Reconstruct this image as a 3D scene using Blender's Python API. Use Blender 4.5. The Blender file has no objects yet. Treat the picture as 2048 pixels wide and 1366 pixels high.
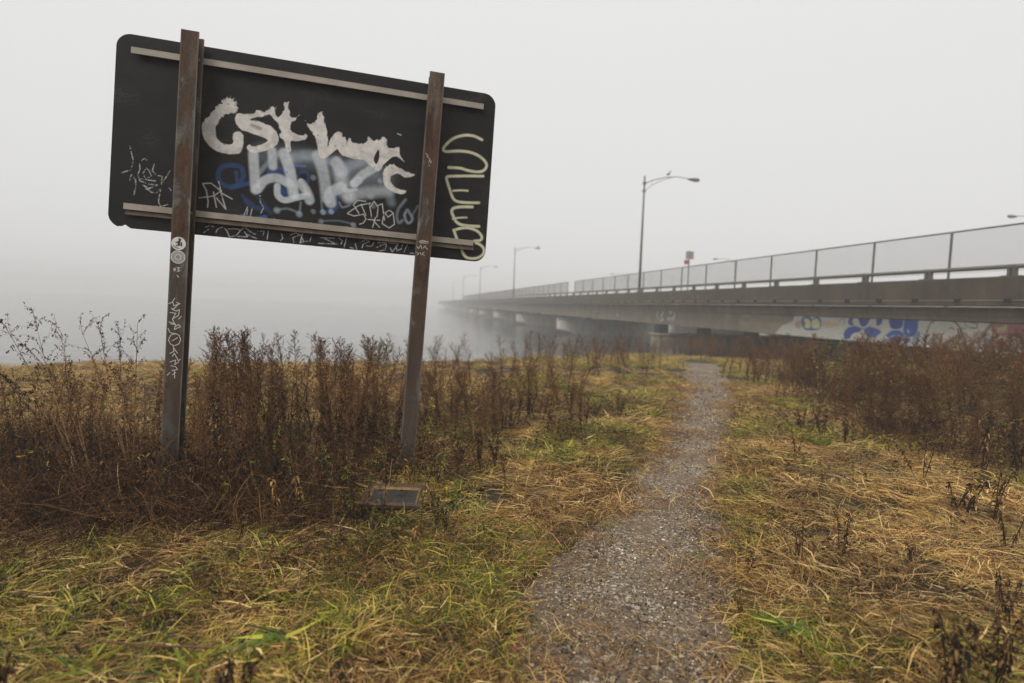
import bpy, bmesh, math, random
import numpy as np
from mathutils import Vector, Matrix

random.seed(7)
rng = np.random.default_rng(11)
scene = bpy.context.scene
COL = scene.collection

# ------------------------------------------------------------------ camera
EYE = np.array([0.0, 0.0, 1.5])
PITCH = math.radians(3.752)
ROLL = math.radians(2.0)
FPX = 1100.0                     # focal length in pixels of a 2048 wide frame
fw = np.array([0, math.cos(PITCH), -math.sin(PITCH)])
R0 = np.array([1.0, 0, 0]); U0 = np.cross(R0, fw)
RT = math.cos(ROLL) * R0 + math.sin(ROLL) * U0
UP = -math.sin(ROLL) * R0 + math.cos(ROLL) * U0
cam_d = bpy.data.cameras.new('camera')
cam = bpy.data.objects.new('camera', cam_d); COL.objects.link(cam)
cam.matrix_world = Matrix(((RT[0], UP[0], -fw[0], EYE[0]), (RT[1], UP[1], -fw[1], EYE[1]),
                           (RT[2], UP[2], -fw[2], EYE[2]), (0, 0, 0, 1)))
cam_d.sensor_width = 36.0
cam_d.lens = FPX / 2048 * 36
cam_d.clip_start = 0.05; cam_d.clip_end = 3000
cam_d.dof.use_dof = True
cam_d.dof.focus_distance = 3.9
cam_d.dof.aperture_fstop = 1.1
scene.camera = cam

# ------------------------------------------------------------------ world, sun, exposure
SUN_EL, SUN_AZ = math.radians(48), math.radians(205)
w = bpy.data.worlds.new('World'); scene.world = w; w.use_nodes = True
nt = w.node_tree; nt.nodes.clear()
def nd(nt, t, **kw):
    n = nt.nodes.new(t)
    for k, v in kw.items(): setattr(n, k, v)
    return n
wo = nd(nt, 'ShaderNodeOutputWorld'); bg = nd(nt, 'ShaderNodeBackground')
sky = nd(nt, 'ShaderNodeTexSky', sky_type='NISHITA', sun_disc=False)
sky.sun_elevation = SUN_EL; sky.sun_rotation = SUN_AZ; sky.dust_density = 4.0
bw = nd(nt, 'ShaderNodeHueSaturation'); bw.inputs['Saturation'].default_value = 0.12
tc = nd(nt, 'ShaderNodeTexCoord'); sx = nd(nt, 'ShaderNodeSeparateXYZ')
mr = nd(nt, 'ShaderNodeMapRange'); mr.inputs['From Min'].default_value = 0.0; mr.inputs['From Max'].default_value = 1.0
mr.inputs['To Min'].default_value = 0.0; mr.inputs['To Max'].default_value = 1.0
ramp = nd(nt, 'ShaderNodeValToRGB')
ramp.color_ramp.elements[0].color = (8.1, 8.08, 8.0, 1); ramp.color_ramp.elements[0].position = 0.0
ramp.color_ramp.elements[1].color = (9.4, 9.38, 9.25, 1); ramp.color_ramp.elements[1].position = 0.75
mx = nd(nt, 'ShaderNodeMix', data_type='RGBA'); mx.inputs['Factor'].default_value = 0.9
nt.links.new(sky.outputs[0], bw.inputs['Color'])
nt.links.new(tc.outputs['Generated'], sx.inputs[0]); nt.links.new(sx.outputs['Z'], mr.inputs['Value'])
nt.links.new(mr.outputs[0], ramp.inputs[0])
nt.links.new(bw.outputs[0], mx.inputs[6]); nt.links.new(ramp.outputs[0], mx.inputs[7])
nt.links.new(mx.outputs[2], bg.inputs['Color']); bg.inputs['Strength'].default_value = 0.1
nt.links.new(bg.outputs[0], wo.inputs[0])
sun_d = bpy.data.lights.new('sun', 'SUN'); sun_d.energy = 1.5; sun_d.angle = math.radians(20); sun_d.color = (1, 0.96, 0.9)
sun = bpy.data.objects.new('sun', sun_d); COL.objects.link(sun)
sd = Vector((math.sin(SUN_AZ) * math.cos(SUN_EL), math.cos(SUN_AZ) * math.cos(SUN_EL), math.sin(SUN_EL)))
sun.rotation_euler = sd.to_track_quat('Z', 'Y').to_euler(); sun.location = (-20, -30, 40)
vs = scene.view_settings
scene.display_settings.display_device = 'sRGB'
vs.view_transform = 'Standard'; vs.look = 'None'; vs.exposure = 0.0; vs.gamma = 1.0; vs.use_curve_mapping = False
scene.render.engine = 'CYCLES'
cy = scene.cycles
cy.use_denoising = True
cy.max_bounces = 6; cy.diffuse_bounces = 3; cy.glossy_bounces = 3; cy.transmission_bounces = 3
cy.volume_bounces = 4; cy.transparent_max_bounces = 6
cy.caustics_reflective = False; cy.caustics_refractive = False

# ------------------------------------------------------------------ small helpers
def lin(r, g, b):
    return tuple(((c / 255) / 12.92 if c / 255 <= 0.04045 else ((c / 255 + 0.055) / 1.055) ** 2.4) for c in (r, g, b)) + (1.0,)

def cray(x, y):                  # direction towards a point of the 2048x1366 photograph
    d = fw + RT * (x - 1024) / FPX - UP * (y - 683) / FPX
    return d / np.linalg.norm(d)

def at(x, y, z=0.0):             # the place on level z seen there
    d = cray(x, y); return EYE + d * (z - EYE[2]) / d[2]

def tag(o, label=None, cat=None, group=None, kind=None):
    if label: o['label'] = label
    if cat: o['category'] = cat
    if group: o['group'] = group
    if kind: o['kind'] = kind
    return o

def link(name, me, mat=None, parent=None, loc=None, mtx=None, smooth=False):
    o = bpy.data.objects.new(name, me); COL.objects.link(o)
    if mat is not None and len(me.materials) == 0: me.materials.append(mat)
    if parent is not None: o.parent = parent
    if mtx is not None: o.matrix_local = mtx
    elif loc is not None: o.location = loc
    if smooth:
        me.polygons.foreach_set('use_smooth', [True] * len(me.polygons))
    return o

def empty(name, loc=(0, 0, 0), mtx=None):
    o = bpy.data.objects.new(name, None); COL.objects.link(o); o.empty_display_size = 0.2
    if mtx is not None: o.matrix_world = mtx
    else: o.location = loc
    return o

class MB:                        # collects pieces into one mesh, with a 'shade' value per vertex
    def __init__(s): s.v = []; s.f = []; s.a = []; s.n = 0
    def add(s, vs, fs, a=0.5):
        s.v.append(np.asarray(vs, float)); s.f += [tuple(i + s.n for i in f) for f in fs]
        s.a += ([a] * len(vs)) if np.isscalar(a) else list(a); s.n += len(vs)
    def box(s, x0, x1, y0, y1, z0, z1, a=0.5):
        s.add([(x0, y0, z0), (x1, y0, z0), (x1, y1, z0), (x0, y1, z0), (x0, y0, z1), (x1, y0, z1), (x1, y1, z1), (x0, y1, z1)],
              [(0, 3, 2, 1), (4, 5, 6, 7), (0, 1, 5, 4), (1, 2, 6, 5), (2, 3, 7, 6), (3, 0, 4, 7)], a)
    def tube(s, pts, rad, sides=3, a=0.5, cap=True):
        pts = [np.asarray(p, float) for p in pts]; n = len(pts)
        if np.isscalar(rad): rad = [rad] * n
        vs = []; ref = None
        for i, p in enumerate(pts):
            t = pts[min(i + 1, n - 1)] - pts[max(i - 1, 0)]; t = t / (np.linalg.norm(t) + 1e-9)
            if ref is None:
                ref = np.array([0, 0, 1.0]) if abs(t[2]) < 0.9 else np.array([1.0, 0, 0])
            u = ref - t * (ref @ t); u = u / (np.linalg.norm(u) + 1e-9); ref = u; v = np.cross(t, u)
            for k in range(sides):
                an = 2 * math.pi * k / sides
                vs.append(p + (u * math.cos(an) + v * math.sin(an)) * rad[i])
        fs = [(i * sides + k, i * sides + (k + 1) % sides, (i + 1) * sides + (k + 1) % sides, (i + 1) * sides + k)
              for i in range(n - 1) for k in range(sides)]
        if cap and sides > 3:
            fs += [tuple(range(sides))[::-1], tuple((n - 1) * sides + k for k in range(sides))]
        s.add(vs, fs, a)
    def leaf(s, p, d, ln, wd, droop=0.3, a=0.5, seg=2, side=None):
        p = np.asarray(p, float); d = np.asarray(d, float); d = d / (np.linalg.norm(d) + 1e-9)
        if side is None:
            side = np.cross(d, rng.normal(size=3)); 
        side = side / (np.linalg.norm(side) + 1e-9)
        vs = [p]; q = p.copy(); fs = []; st = ln / (seg + 1); c = 1
        for i in range(seg):
            q = q + d * st; d = d + np.array([0, 0, -droop]); d = d / np.linalg.norm(d)
            ww = wd * (0.5 if i < seg - 1 or seg == 1 else 0.36)
            vs += [q - side * ww, q + side * ww]
        q = q + d * st; vs.append(q)
        fs.append((0, 1, 2))
        for i in range(seg - 1): fs.append((1 + 2 * i, 3 + 2 * i, 4 + 2 * i, 2 + 2 * i))
        fs.append((2 * seg - 1, 2 * seg + 1, 2 * seg))
        s.add(vs, fs, a)
    def mesh(s, name):
        me = bpy.data.meshes.new(name)
        v = np.concatenate(s.v) if s.v else np.zeros((0, 3))
        me.from_pydata(v.tolist(), [], s.f); me.update()
        at_ = me.attributes.new('shade', 'FLOAT', 'POINT'); at_.data.foreach_set('value', np.asarray(s.a, dtype=np.float32))
        return me
    def obj(s, name, mat, parent=None, loc=None, mtx=None, smooth=False):
        return link(name, s.mesh(name), mat, parent, loc, mtx, smooth)

def bevel(o, w=0.01, seg=2):
    m = o.modifiers.new('bevel', 'BEVEL'); m.width = w; m.segments = seg; m.limit_method = 'ANGLE'; return o

def copy_tree(o, parent=None):
    c = o.copy(); COL.objects.link(c); c.parent = parent
    for ch in o.children: copy_tree(ch, c)
    return c

# value noise for laying things out
_T = rng.random((256, 256))
def vnoise(x, y, s=1.0, o=0):
    x = np.asarray(x, float) / s + 37.3 * (o + 1); y = np.asarray(y, float) / s + 91.7 * (o + 1)
    xi = np.floor(x).astype(int); yi = np.floor(y).astype(int); fx = x - xi; fy = y - yi
    fx = fx * fx * (3 - 2 * fx); fy = fy * fy * (3 - 2 * fy)
    g = lambda a, b: _T[a % 256, b % 256]
    return (g(xi, yi) * (1 - fx) + g(xi + 1, yi) * fx) * (1 - fy) + (g(xi, yi + 1) * (1 - fx) + g(xi + 1, yi + 1) * fx) * fy
def sstep(a, b, x):
    t = np.clip((np.asarray(x, float) - a) / (b - a), 0, 1); return t * t * (3 - 2 * t)

# ------------------------------------------------------------------ materials
def mat_new(name):
    m = bpy.data.materials.new(name); m.use_nodes = True; nt = m.node_tree; nt.nodes.clear()
    out = nd(nt, 'ShaderNodeOutputMaterial'); p = nd(nt, 'ShaderNodeBsdfPrincipled'); nt.links.new(p.outputs[0], out.inputs[0])
    return m, nt, p, out

def ramp_node(nt, stops, inp):
    r = nd(nt, 'ShaderNodeValToRGB'); cr = r.color_ramp
    while len(cr.elements) < len(stops): cr.elements.new(0.5)
    for e, (pos, c) in zip(cr.elements, stops): e.position = pos; e.color = c
    nt.links.new(inp, r.inputs[0]); return r.outputs[0]

def noise_node(nt, scale, detail=4, coord=None, rough=0.6, stretch=None, dist=0.0):
    n = nd(nt, 'ShaderNodeTexNoise'); n.inputs['Scale'].default_value = scale; n.inputs['Detail'].default_value = detail
    n.inputs['Roughness'].default_value = rough; n.inputs['Distortion'].default_value = dist
    if coord is None:
        g = nd(nt, 'ShaderNodeNewGeometry'); coord = g.outputs['Position']
    if stretch:
        mp = nd(nt, 'ShaderNodeMapping'); mp.inputs['Scale'].default_value = stretch; nt.links.new(coord, mp.inputs[0]); coord = mp.outputs[0]
    nt.links.new(coord, n.inputs['Vector']); return n.outputs['Fac']

def objcoord(nt):
    t = nd(nt, 'ShaderNodeTexCoord'); return t.outputs['Object']

def mixc(nt, a, b, f, mode='MIX'):
    m = nd(nt, 'ShaderNodeMix', data_type='RGBA', blend_type=mode)
    for sock, v in ((m.inputs[0], f), (m.inputs[6], a), (m.inputs[7], b)):
        if isinstance(v, (int, float)): sock.default_value = v
        elif isinstance(v, tuple): sock.default_value = v
        else: nt.links.new(v, sock)
    return m.outputs[2]

def bump(nt, p, h, strength=0.3, dist=0.01):
    b = nd(nt, 'ShaderNodeBump'); b.inputs['Strength'].default_value = strength; b.inputs['Distance'].default_value = dist
    nt.links.new(h, b.inputs['Height']); nt.links.new(b.outputs[0], p.inputs['Normal'])

def plant_mat(name, stops, trans=0.25, rough=0.55, spec=0.35, vary=(0.65, 1.35)):
    m, nt, p, out = mat_new(name)
    a = nd(nt, 'ShaderNodeAttribute', attribute_name='shade')
    oi = nd(nt, 'ShaderNodeObjectInfo')
    ad = nd(nt, 'ShaderNodeMath', operation='MULTIPLY_ADD'); nt.links.new(oi.outputs['Random'], ad.inputs[0])
    ad.inputs[1].default_value = 0.24; ad.inputs[2].default_value = -0.12
    sm = nd(nt, 'ShaderNodeMath', operation='ADD'); nt.links.new(ad.outputs[0], sm.inputs[0]); nt.links.new(a.outputs['Fac'], sm.inputs[1])
    c = ramp_node(nt, stops, sm.outputs[0])
    n = noise_node(nt, 1.3, 3)
    mr = nd(nt, 'ShaderNodeMapRange'); mr.inputs['From Min'].default_value = 0.3; mr.inputs['From Max'].default_value = 0.7
    mr.inputs['To Min'].default_value = vary[0]; mr.inputs['To Max'].default_value = vary[1]; nt.links.new(n, mr.inputs['Value'])
    hs = nd(nt, 'ShaderNodeHueSaturation'); nt.links.new(mr.outputs[0], hs.inputs['Value']); nt.links.new(c, hs.inputs['Color'])
    nt.links.new(hs.outputs[0], p.inputs['Base Color']); p.inputs['Roughness'].default_value = rough
    p.inputs['Specular IOR Level'].default_value = spec
    if trans > 0:
        tr = nd(nt, 'ShaderNodeBsdfTranslucent'); nt.links.new(hs.outputs[0], tr.inputs['Color'])
        ms = nd(nt, 'ShaderNodeMixShader'); ms.inputs[0].default_value = trans
        nt.links.new(p.outputs[0], ms.inputs[1]); nt.links.new(tr.outputs[0], ms.inputs[2]); nt.links.new(ms.outputs[0], out.inputs[0])
    return m

def concrete_mat(name, base, dark, stain=0.5, streak=True, scale=1.0):
    m, nt, p, out = mat_new(name)
    co = objcoord(nt)
    n1 = noise_node(nt, 0.9 * scale, 6, co); n2 = noise_node(nt, 14 * scale, 4, co)
    c = ramp_node(nt, [(0.3, dark), (0.7, base)], n1)
    c = mixc(nt, c, ramp_node(nt, [(0.35, (0.75, 0.75, 0.75, 1)), (0.65, (1.1, 1.1, 1.1, 1))], n2), 0.6, 'MULTIPLY')
    if streak:
        n3 = noise_node(nt, 3.5, 6, co, rough=.7, stretch=(1.0, 1.0, 0.10))
        c = mixc(nt, c, ramp_node(nt, [(0.42, (1.12, 1.12, 1.1, 1)), (0.68, (0.62, 0.6, 0.57, 1))], n3), stain, 'MULTIPLY')
    oi = nd(nt, 'ShaderNodeObjectInfo'); c = mixc(nt, c, ramp_node(nt, [(0, (.86, .86, .87, 1)), (1, (1.1, 1.1, 1.08, 1))], oi.outputs['Random']), 1.0, 'MULTIPLY')
    n5 = noise_node(nt, 1.6, 8, co, rough=.75); c = mixc(nt, c, (.34, .31, .27, 1), ramp_node(nt, [(0.60, (0, 0, 0, 1)), (0.72, (.5, .5, .5, 1))], n5))
    nt.links.new(c, p.inputs['Base Color']); p.inputs['Roughness'].default_value = 0.85
    bump(nt, p, n2, 0.3, 0.01)
    return m

def flat_mat(name, col, rough=0.6, metal=0.0, var=0.15, nscale=8.0, spec=0.5):
    m, nt, p, out = mat_new(name)
    n = noise_node(nt, nscale, 4, objcoord(nt))
    lo = tuple(c * (1 - var) for c in col[:3]) + (1,); hi = tuple(min(1, c * (1 + var)) for c in col[:3]) + (1,)
    nt.links.new(ramp_node(nt, [(0.3, lo), (0.7, hi)], n), p.inputs['Base Color'])
    p.inputs['Roughness'].default_value = rough; p.inputs['Metallic'].default_value = metal; p.inputs['Specular IOR Level'].default_value = spec
    return m

def paint_mat(name, rough=0.5, spec=0.4, wear=None):   # colour comes from sprayed-on paint stored with the surface
    m, nt, p, out = mat_new(name)
    a = nd(nt, 'ShaderNodeAttribute', attribute_name='paint')
    n = noise_node(nt, 18, 5, objcoord(nt))
    c = mixc(nt, a.outputs['Color'], ramp_node(nt, [(0.3, (0.78, 0.78, 0.78, 1)), (0.7, (1.15, 1.15, 1.15, 1))], n), 1.0, 'MULTIPLY')
    nt.links.new(c, p.inputs['Base Color']); p.inputs['Roughness'].default_value = rough; p.inputs['Specular IOR Level'].default_value = spec
    n2 = noise_node(nt, 60, 3, objcoord(nt)); bump(nt, p, n2, 0.12, 0.002)
    return m

# ------------------------------------------------------------------ terrain
CX = [-400, -60, -20, -9.6, -7.4, -3.1, 1.1, 4.2, 6.5, 9, 13, 40, 80, 400]
CYY = [-10, -1, 6.3, 10.0, 11.4, 12.9, 16.0, 18.6, 24.5, 34, 41, 46, 46, 46]
PATH = [(0.0, 0.52, .50), (1.5, .53, .50), (2.1, .55, .48), (2.75, .70, .52), (3.35, .88, .53), (4.3, 1.28, .40), (5.9, 1.95, .44), (7.5, 2.66, .46), (9.3, 3.36, .48), (12.1, 4.4, .50), (14.8, 5.2, .5), (17.0, 5.9, .55)]
PY = [p[0] for p in PATH]; PX = [p[1] for p in PATH]; PW = [p[2] for p in PATH]
def path_d(x, y):                # distance from the path's centre line over its half width
    return np.abs(x - np.interp(y, PY, PX)) / np.interp(y, PY, PW)
def gz(x, y):
    x = np.asarray(x, float); y = np.asarray(y, float)
    zr = -1.35 * sstep(13, 37, y) * sstep(-1, 8, x)
    t = np.maximum(0, (y - np.interp(x, CX, CYY)) * 0.85)
    z = zr - 0.5 * t - 0.15 * sstep(0, 1.5, t)
    z = np.maximum(z, -2.9)
    u = (vnoise(x, y, 1.7) - .5) * .10 + (vnoise(x, y, .6, 1) - .5) * .05
    pd = path_d(x, y); near = sstep(18, 12, y)
    u = u * (0.25 + 0.75 * sstep(1.0, 2.2, pd)) + near * (-0.03 + 0.07 * sstep(0.8, 2.5, pd))
    return z + u

def grid_mesh(name, xs, ys, zf, mask=None):
    X, Y = np.meshgrid(xs, ys); Z = zf(X, Y)
    v = np.stack([X, Y, Z], -1).reshape(-1, 3); nx = len(xs); ny = len(ys)
    i, j = np.meshgrid(np.arange(nx - 1), np.arange(ny - 1)); a = (j * nx + i).ravel()
    f = np.stack([a, a + 1, a + nx + 1, a + nx], -1)
    me = bpy.data.meshes.new(name); me.from_pydata(v.tolist(), [], f.tolist()); me.update(); return me

def graded(a, b, fine0, fine1, df, growth=1.18):
    c = list(np.arange(fine0, fine1, df)); st = df; x = fine0
    while x > a: st *= growth; x -= st; c.insert(0, max(x, a))
    st = df; x = c[-1]
    while x < b: st *= growth; x += st; c.append(min(x, b))
    return sorted(set(c))

m_ground, nt, p, _ = mat_new('soil_and_thatch')
n1 = noise_node(nt, 3.0, 8); n2 = noise_node(nt, 60, 5, stretch=(1, 0.35, 1)); n3 = noise_node(nt, 0.7, 4)
c = ramp_node(nt, [(0.25, lin(20, 15, 10)), (0.5, lin(46, 34, 22)), (0.75, lin(92, 68, 42))], n2)
c = mixc(nt, c, lin(74, 76, 34), ramp_node(nt, [(0.45, (0, 0, 0, 1)), (0.62, (.6, .6, .6, 1))], n3))
c = mixc(nt, c, ramp_node(nt, [(0.3, (.7, .7, .7, 1)), (.7, (1.15, 1.15, 1.15, 1))], n1), 1.0, 'MULTIPLY')
nt.links.new(c, p.inputs['Base Color']); p.inputs['Roughness'].default_value = 0.9
bump(nt, p, n2, 0.8, 0.03)
me = grid_mesh('ground', graded(-410, 410, -11, 13, 0.14), graded(-55, 62, -1, 22, 0.14), gz)
o = link('ground', me, m_ground, smooth=True); tag(o, 'dark soil and thatch under the dry grass, sloping down to the water', None, None, 'structure')

# path: a gravel sheet lying on the ground, wobbly edges
m_path, nt, p, _ = mat_new('gravel_bed')
n1 = noise_node(nt, 95, 4); n2 = noise_node(nt, 30, 6); n3 = noise_node(nt, 2.2, 5)
vo = nd(nt, 'ShaderNodeTexVoronoi'); vo.inputs['Scale'].default_value = 70; g_ = nd(nt, 'ShaderNodeNewGeometry'); nt.links.new(g_.outputs['Position'], vo.inputs['Vector'])
c = ramp_node(nt, [(0.25, lin(46, 37, 28)), (0.5, lin(108, 90, 68)), (0.72, lin(166, 144, 112))], n1)
hs_ = nd(nt, 'ShaderNodeSeparateColor'); nt.links.new(vo.outputs['Color'], hs_.inputs[0])
c = mixc(nt, c, ramp_node(nt, [(0.0, lin(52, 52, 56)), (0.45, lin(105, 92, 76)), (.8, lin(150, 132, 104)), (.97, lin(215, 208, 196))], hs_.outputs[0]), 0.6)
c = mixc(nt, c, lin(104, 78, 50), ramp_node(nt, [(0.40, (0, 0, 0, 1)), (0.68, (.7, .7, .7, 1))], n3))
nt.links.new(c, p.inputs['Base Color']); p.inputs['Roughness'].default_value = 0.75
bump(nt, p, vo.outputs['Distance'], 0.6, 0.01)
ys = np.concatenate([np.arange(0.2, 6, .07), np.arange(6, 17, .16)]); K = 26
V = []; F = []
for j, y in enumerate(ys):
    c0 = np.interp(y, PY, PX); h = np.interp(y, PY, PW)
    l = c0 - h * (1.02 + 0.5 * (float(vnoise(1.0, y, .35, 3)) - .4)) - (0.12 if y < 3.3 else 0); r = c0 + h * (1.0 + 0.4 * (float(vnoise(9.0, y, .3, 5)) - .5))
    for k in range(K + 1):
        x = l + (r - l) * k / K; V.append((x, y, float(gz(x, y)) + 0.004 + 0.008 * math.sin(math.pi * k / K) + 0.006 * (float(vnoise(x, y, .08, 7)) - .5) * math.sin(math.pi * k / K)))
nk = K + 1
for j in range(len(ys) - 1):
    for k in range(K): F.append((j * nk + k, j * nk + k + 1, (j + 1) * nk + k + 1, (j + 1) * nk + k))
me = bpy.data.meshes.new('path'); me.from_pydata(V, [], F); me.update()
o = link('path', me, m_path, smooth=True); tag(o, 'gravel footpath running through the grass towards the bridge', None, None, 'structure')

# water
m_water, nt, p, _ = mat_new('water')
p.inputs['Base Color'].default_value = (0.065, 0.068, 0.064, 1); p.inputs['Roughness'].default_value = 0.06; p.inputs['IOR'].default_value = 1.33
n = noise_node(nt, 1.1, 5, stretch=(0.55, 1.6, 1)); n_b = noise_node(nt, 0.12, 3, stretch=(0.5, 1.5, 1))
mm = nd(nt, 'ShaderNodeMath', operation='MULTIPLY'); nt.links.new(n, mm.inputs[0]); nt.links.new(n_b, mm.inputs[1])
bump(nt, p, mm.outputs[0], 0.22, 0.25)
me = bpy.data.meshes.new('water'); me.from_pydata([(-415, -55, -1.6), (415, -55, -1.6), (415, 512, -1.6), (-415, 512, -1.6)], [], [(0, 1, 2, 3)]); me.update()
o = link('water', me, m_water); tag(o, 'calm grey water fading into the fog', None, None, 'structure')

# ------------------------------------------------------------------ bridge
BD = np.array([-0.17560704, 0.98446034, 0]); BP = np.array([0.98446034, 0.17560704, 0])
BM = Matrix(((BD[0], -BP[0], 0, 0), (BD[1], -BP[1], 0, 0), (0, 0, 1, 0), (0, 0, 0, 1)))
def bl(s, L, z): return (s, -L, z)
m_par = concrete_mat('parapet_concrete', lin(90, 80, 66), lin(70, 62, 50), 0.6)
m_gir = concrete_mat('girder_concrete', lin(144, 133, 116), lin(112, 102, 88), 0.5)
m_pier = concrete_mat('pier_concrete', lin(236, 229, 214), lin(206, 198, 182), 0.5, scale=.6)  # base lifted towards white to stand in for light on the pier walls
m_pier0 = concrete_mat('shaded_stained_pier_concrete', lin(168, 158, 140), lin(118, 110, 96), 0.7, scale=.8)  # darker copy: base colour stands in for shade, streaks are stains
m_edge = concrete_mat('pale_concrete', lin(182, 174, 156), lin(150, 142, 126), 0.3)
m_dark = flat_mat('dark_drain', (0.012, 0.012, 0.011, 1), 0.8)
m_galv = flat_mat('grey_galvanised_steel', lin(118, 116, 108), 0.5, 0.4)
m_olive = flat_mat('weathered_grey_green_steel', lin(96, 96, 84), 0.55, 0.2)
def bbox(mb, s0, s1, L0, L1, z0, z1): mb.box(s0, s1, -L1, -L0, z0, z1)

bridge = empty('road_bridge', mtx=BM)
tag(bridge, 'long low grey concrete road bridge on wall piers crossing the water into fog', 'bridge')
S0, S1 = -30.0, 400.0
joints = [S0, 10.2] + [36.6 + 26 * k for k in range(14)] + [S1]
for a, b in zip(joints[:-1], joints[1:]):
    mb = MB(); bbox(mb, a + .02, b - .02, 16.0, 16.42, 2.10, 2.78); bbox(mb, a + .015, b - .015, 15.96, 16.415, 1.94, 2.10)
    o = mb.obj('parapet', m_par, bridge); bevel(o, 0.02, 1)
    st = MB(); bbox(st, a + .05, b - .05, 15.95, 16.02, 2.102, 2.118); st.obj('ledge', m_edge, o)
    if a < 110:
        dr = MB(); s = a + 0.8
        while s < min(b, 110) - .4:
            x = s; bbox(dr, x, x + .16, 15.90, 15.99, 2.05, 2.16); s += 1.42  # solid near-black boxes; colour stands in for the shade inside drain holes
        q = dr.obj('drain_outlets', m_dark, o); q['kind'] = 'stuff'
for l0, l1 in ((16.44, 28.0), (41.5, 54.0)):  # deck split by an invented gap that lets light onto the piers
    mb = MB(); bbox(mb, S0, S1, l0, l1, 1.66, 1.93); mb.obj('deck', m_gir, bridge)
for k, L in enumerate([16.75, 19.9, 23.6, 27.3, 42.2, 45.6, 49.0, 52.4]):
    for a, b in zip(joints[:-1], joints[1:]):
        if k > 0 and b > 170: continue
        mb = MB()
        prof = [(-.3, 1.66), (.35, 1.66), (.35, 1.52), (.12, 1.42), (.12, .88), (.34, .78), (.34, .58), (-.34, .58), (-.34, .80), (-.16, .90), (-.16, 1.40), (-.3, 1.50)]
        if k == 0: prof = [(-.26, 1.655), (.35, 1.655), (.35, .58), (-.19, .58), (-.185, .84), (-.18, .88), (-.18, 1.476), (-.26, 1.50)]
        vs = [(ss, -(L + q), z) for ss in (a + .03, b - .03) for q, z in prof]; n = len(prof)
        mb.add(vs, [(i, (i + 1) % n, n + (i + 1) % n, n + i) for i in range(n)] + [tuple(range(n))[::-1], tuple(n + i for i in range(n))])
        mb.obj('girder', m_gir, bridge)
# far parapet and barrier on the other side of the deck
mb = MB(); bbox(mb, S0, 200, 53.2, 53.6, 1.93, 2.75); mb.obj('far_parapet', m_par, bridge)
for k in range(12):
    s = 35.5 + 26 * k
    th = 0.6
    zt_ = -.15 if k == 0 else .12
    for side, pr in enumerate(([(16.25, zt_), (16.25, -1.05), (17.4, -1.25), (19.5, -2.2), (27.0, -2.2), (28.2, -1.05), (28.2, zt_)], [(41.3, zt_), (41.3, -1.05), (42.5, -2.2), (52.0, -2.2), (53.2, -1.05), (53.2, zt_)])):
        if side and k > 7: continue
        mb = MB(); vs = [(s + q, -L, z) for q in (-th, th) for L, z in pr]; n = len(pr)
        mb.add(vs, [(i, (i + 1) % n, n + (i + 1) % n, n + i) for i in range(n)] + [tuple(range(n))[::-1], tuple(n + i for i in range(n))])
        if k == 0 and side == 0: mb.box(s - th + .01, s + th - .01, -20, -16.26, -3.2, -1.04)
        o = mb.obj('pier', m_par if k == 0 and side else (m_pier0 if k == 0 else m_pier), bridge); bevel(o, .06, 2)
        cp = MB(); bbox(cp, s - .72, s + .72, *((16.15, 28.4) if side == 0 else (41.2, 53.4)), .002 + zt_, .10 + zt_); cp.obj('pier_cap', m_edge, o)
        if side == 0 and k < 6:
            for L in [16.75, 19.9, 23.6, 27.3]:
                be = MB(); bbox(be, s - .4, s + .4, L - .32, L + .32, .102 + zt_, .578); be.obj('bearing_block', m_dark, o)
mb = MB(); bbox(mb, S0, 52.0, 28.01, 41.49, 1.66, 1.93); mb.obj('added_median_cover', m_gir, bridge)  # slab added over part of the gap to keep the underside dark
mb = MB(); bbox(mb, S0, 98.0, 53.7, 54.1, -2.5, 1.655); mb.obj('added_light_block_wall', m_gir, bridge)  # invented wall, blocks the bright fog seen under the spans
mb = MB(); bbox(mb, S0, 9.0, 17.6, 53.6, -2, 1.655); mb.obj('abutment', m_pier, bridge)

# bridge railing: two-legged posts carrying a heavy top rail
rail = empty('bridge_railing', mtx=BM); tag(rail, 'low steel railing with heavy top rail along the near edge of the bridge parapet', 'railing')
mb = MB(); mb.tube([(S0, -16.2, 3.055), (S1, -16.2, 3.055)], .062, 8); mb.obj('top_rail', m_olive, rail, smooth=True)
pm = MB()
for q in (-.11, .03): pm.box(q, q + .07, -.06, .06, .02, .24)
pm.add([(-.13, -.05, .22), (.13, -.05, .22), (.13, .05, .22), (-.13, .05, .22), (-.09, -.05, .33), (.09, -.05, .33), (.09, .05, .33), (-.09, .05, .33)],
       [(0, 3, 2, 1), (4, 5, 6, 7), (0, 1, 5, 4), (1, 2, 6, 5), (2, 3, 7, 6), (3, 0, 4, 7)])
pme = pm.mesh('rail_post'); pme.materials.append(m_olive)
bm_ = MB(); bm_.box(-.22, .22, -.13, .13, 0, .022); bme = bm_.mesh('base_plate'); bme.materials.append(m_par)
for k in range(70):
    s = 12.65 + 2.52 * (k - 4)
    q = link('rail_post', pme, None, rail, (s, -16.2, 2.782)); link('base_plate', bme, None, q)

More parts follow.
